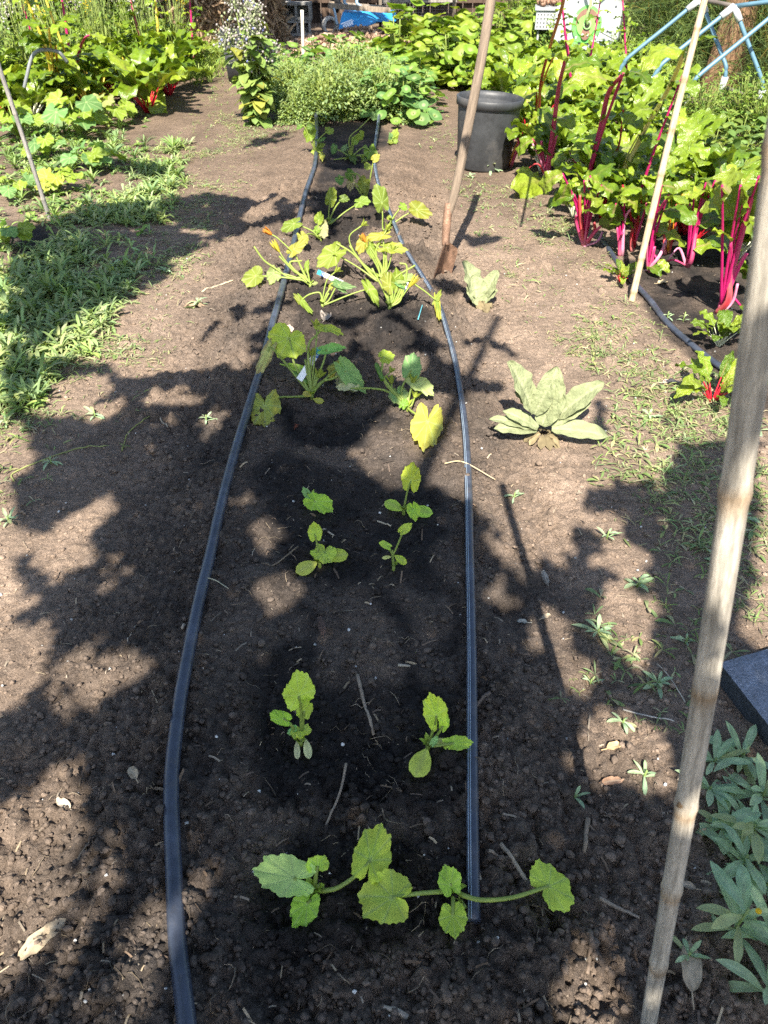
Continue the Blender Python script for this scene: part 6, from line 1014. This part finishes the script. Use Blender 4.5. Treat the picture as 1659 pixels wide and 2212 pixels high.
def fence():
    z = 0; y0 = 16.2; root = thing('wooden_fence', 'dark wooden board fence closing the far end of the garden', 'fence', (0, y0, 0)); o = A(0, y0, 0)
    bd = MB(); x = -14
    while x < 14:
        w = RNG.uniform(.12, .2); V, Fs = box((x + w / 2, y0 + RNG.uniform(-.012, .012), 1.05), (w - .012, .025, 2.1)); bd.add(V, Fs, A(.075, .05, .035) * RNG.uniform(.6, 1.3)); x += w
    bd.build('boards', M['plank'], root, o, smooth=False)
    for zz in (.35, 1.7): mb = MB(); V, Fs = box((0, y0 - .06, zz), (28, .05, .09)); mb.add(V, Fs, (.08, .055, .04)); mb.build('rail', M['plank'], root, o, smooth=False)
    for i in range(10): mb = MB(); V, Fs = box((-13 + i * 2.8, y0 + .1, 1.1), (.1, .1, 2.2)); mb.add(V, Fs, (.08, .055, .04)); mb.build('post', M['plank'], root, o, smooth=False)
    g = G(905, 52); mb = MB(); V, Fs = box((0, 0, .42), (1.3, .05, .2), rotz(.05)); mb.add(V + g, Fs, (.24, .22, .19)); o = mb.build('grey_plank', M['plank'], None, g, smooth=False); tag(o, 'grey weathered plank held on edge right of the wheelbarrow', 'plank')
    g = G(900, 60); root = thing('wire_panel', 'dark wire mesh panel standing below the grey plank', 'mesh panel', g); mb = MB()
    for i in range(26): V, Fs = box((-.6 + i * .048, 0, .18), (.004, .004, .36)); mb.add(V + g, Fs, (.12, .11, .1))
    for i in range(9): V, Fs = box((0, .005, .01 + i * .042), (1.22, .004, .004)); mb.add(V + g, Fs, (.12, .11, .1))
    mb.build('mesh', M['paint'], root, g, smooth=False)
    for sx in (-.62, .62): mb = MB(); V, Fs = box((sx, 0, .2), (.05, .05, .4)); mb.add(V + g, Fs, (.18, .14, .1)); mb.build('post', M['plank'], root, g, smooth=False)
fence()
def back_tree(px, py, r, label, crown, n, size, trunk_col=(.10, .075, .05)):
    g = G(px, py); root = thing('background_tree', label, 'tree', g, 'trees along the back of the garden'); mb = MB(); c = catmull([g - A(0, 0, .1), g + A(.05, 0, .9), g + A(.0, .05, 2.2), g + A(.1, .1, 3.6)], 8); V, Fs, U = tube(c, np.linspace(r, r * .55, len(c)), 16); V += (fbm(V[:, 0] * 14, V[:, 2] * 2.5 + V[:, 1] * 14, 4, 3) - .5)[:, None] * r * .5; mb.add(V, Fs, trunk_col, U); mb.build('trunk', M['bark'], root, g)
    mb = MB(); C = []
    while len(C) < n:
        q = RNG.normal(0, 1, 3); q /= np.linalg.norm(q); q = q * RNG.random() ** .4 * crown[1]; p = A(*crown[0]) + q
        if fbm(p[0] * 1.6 + p[2], p[1] * 1.6 + p[2] * .7, 6, 2) > .36: C.append(p)
    mb.add(*leaf_cards(np.array(C), size, A(0, 0, 1), (.07, .12, .03))); mb.build('crown', M['weed'], root, g)
    mb = MB()
    for i in range(7): e = A(*crown[0]) + RNG.normal(0, .45, 3) * A(*crown[1]); V, Fs, U = tube(catmull([c[-6], (c[-6] + e) / 2 + A(0, 0, .3), e], 5), np.linspace(r * .4, .015, 11), 7); mb.add(V, Fs, trunk_col, U)
    mb.build('limbs', M['bark'], root, g)
back_tree(562, 84, .17, 'dark trunked tree beside the straw heap, its unseen crown added to shade the back', ((-2.0, 11.2, 4.6), (3.2, 2.4, 1.3)), 3800, .18)  # crown added out of view to darken straw heap and fence
back_tree(1548, 205, .20, 'tree with flaking brown trunk standing in the fennel at right', ((5.5, 11.5, 5.2), (2.0, 1.8, 1.2)), 900, .16, (.20, .12, .07))
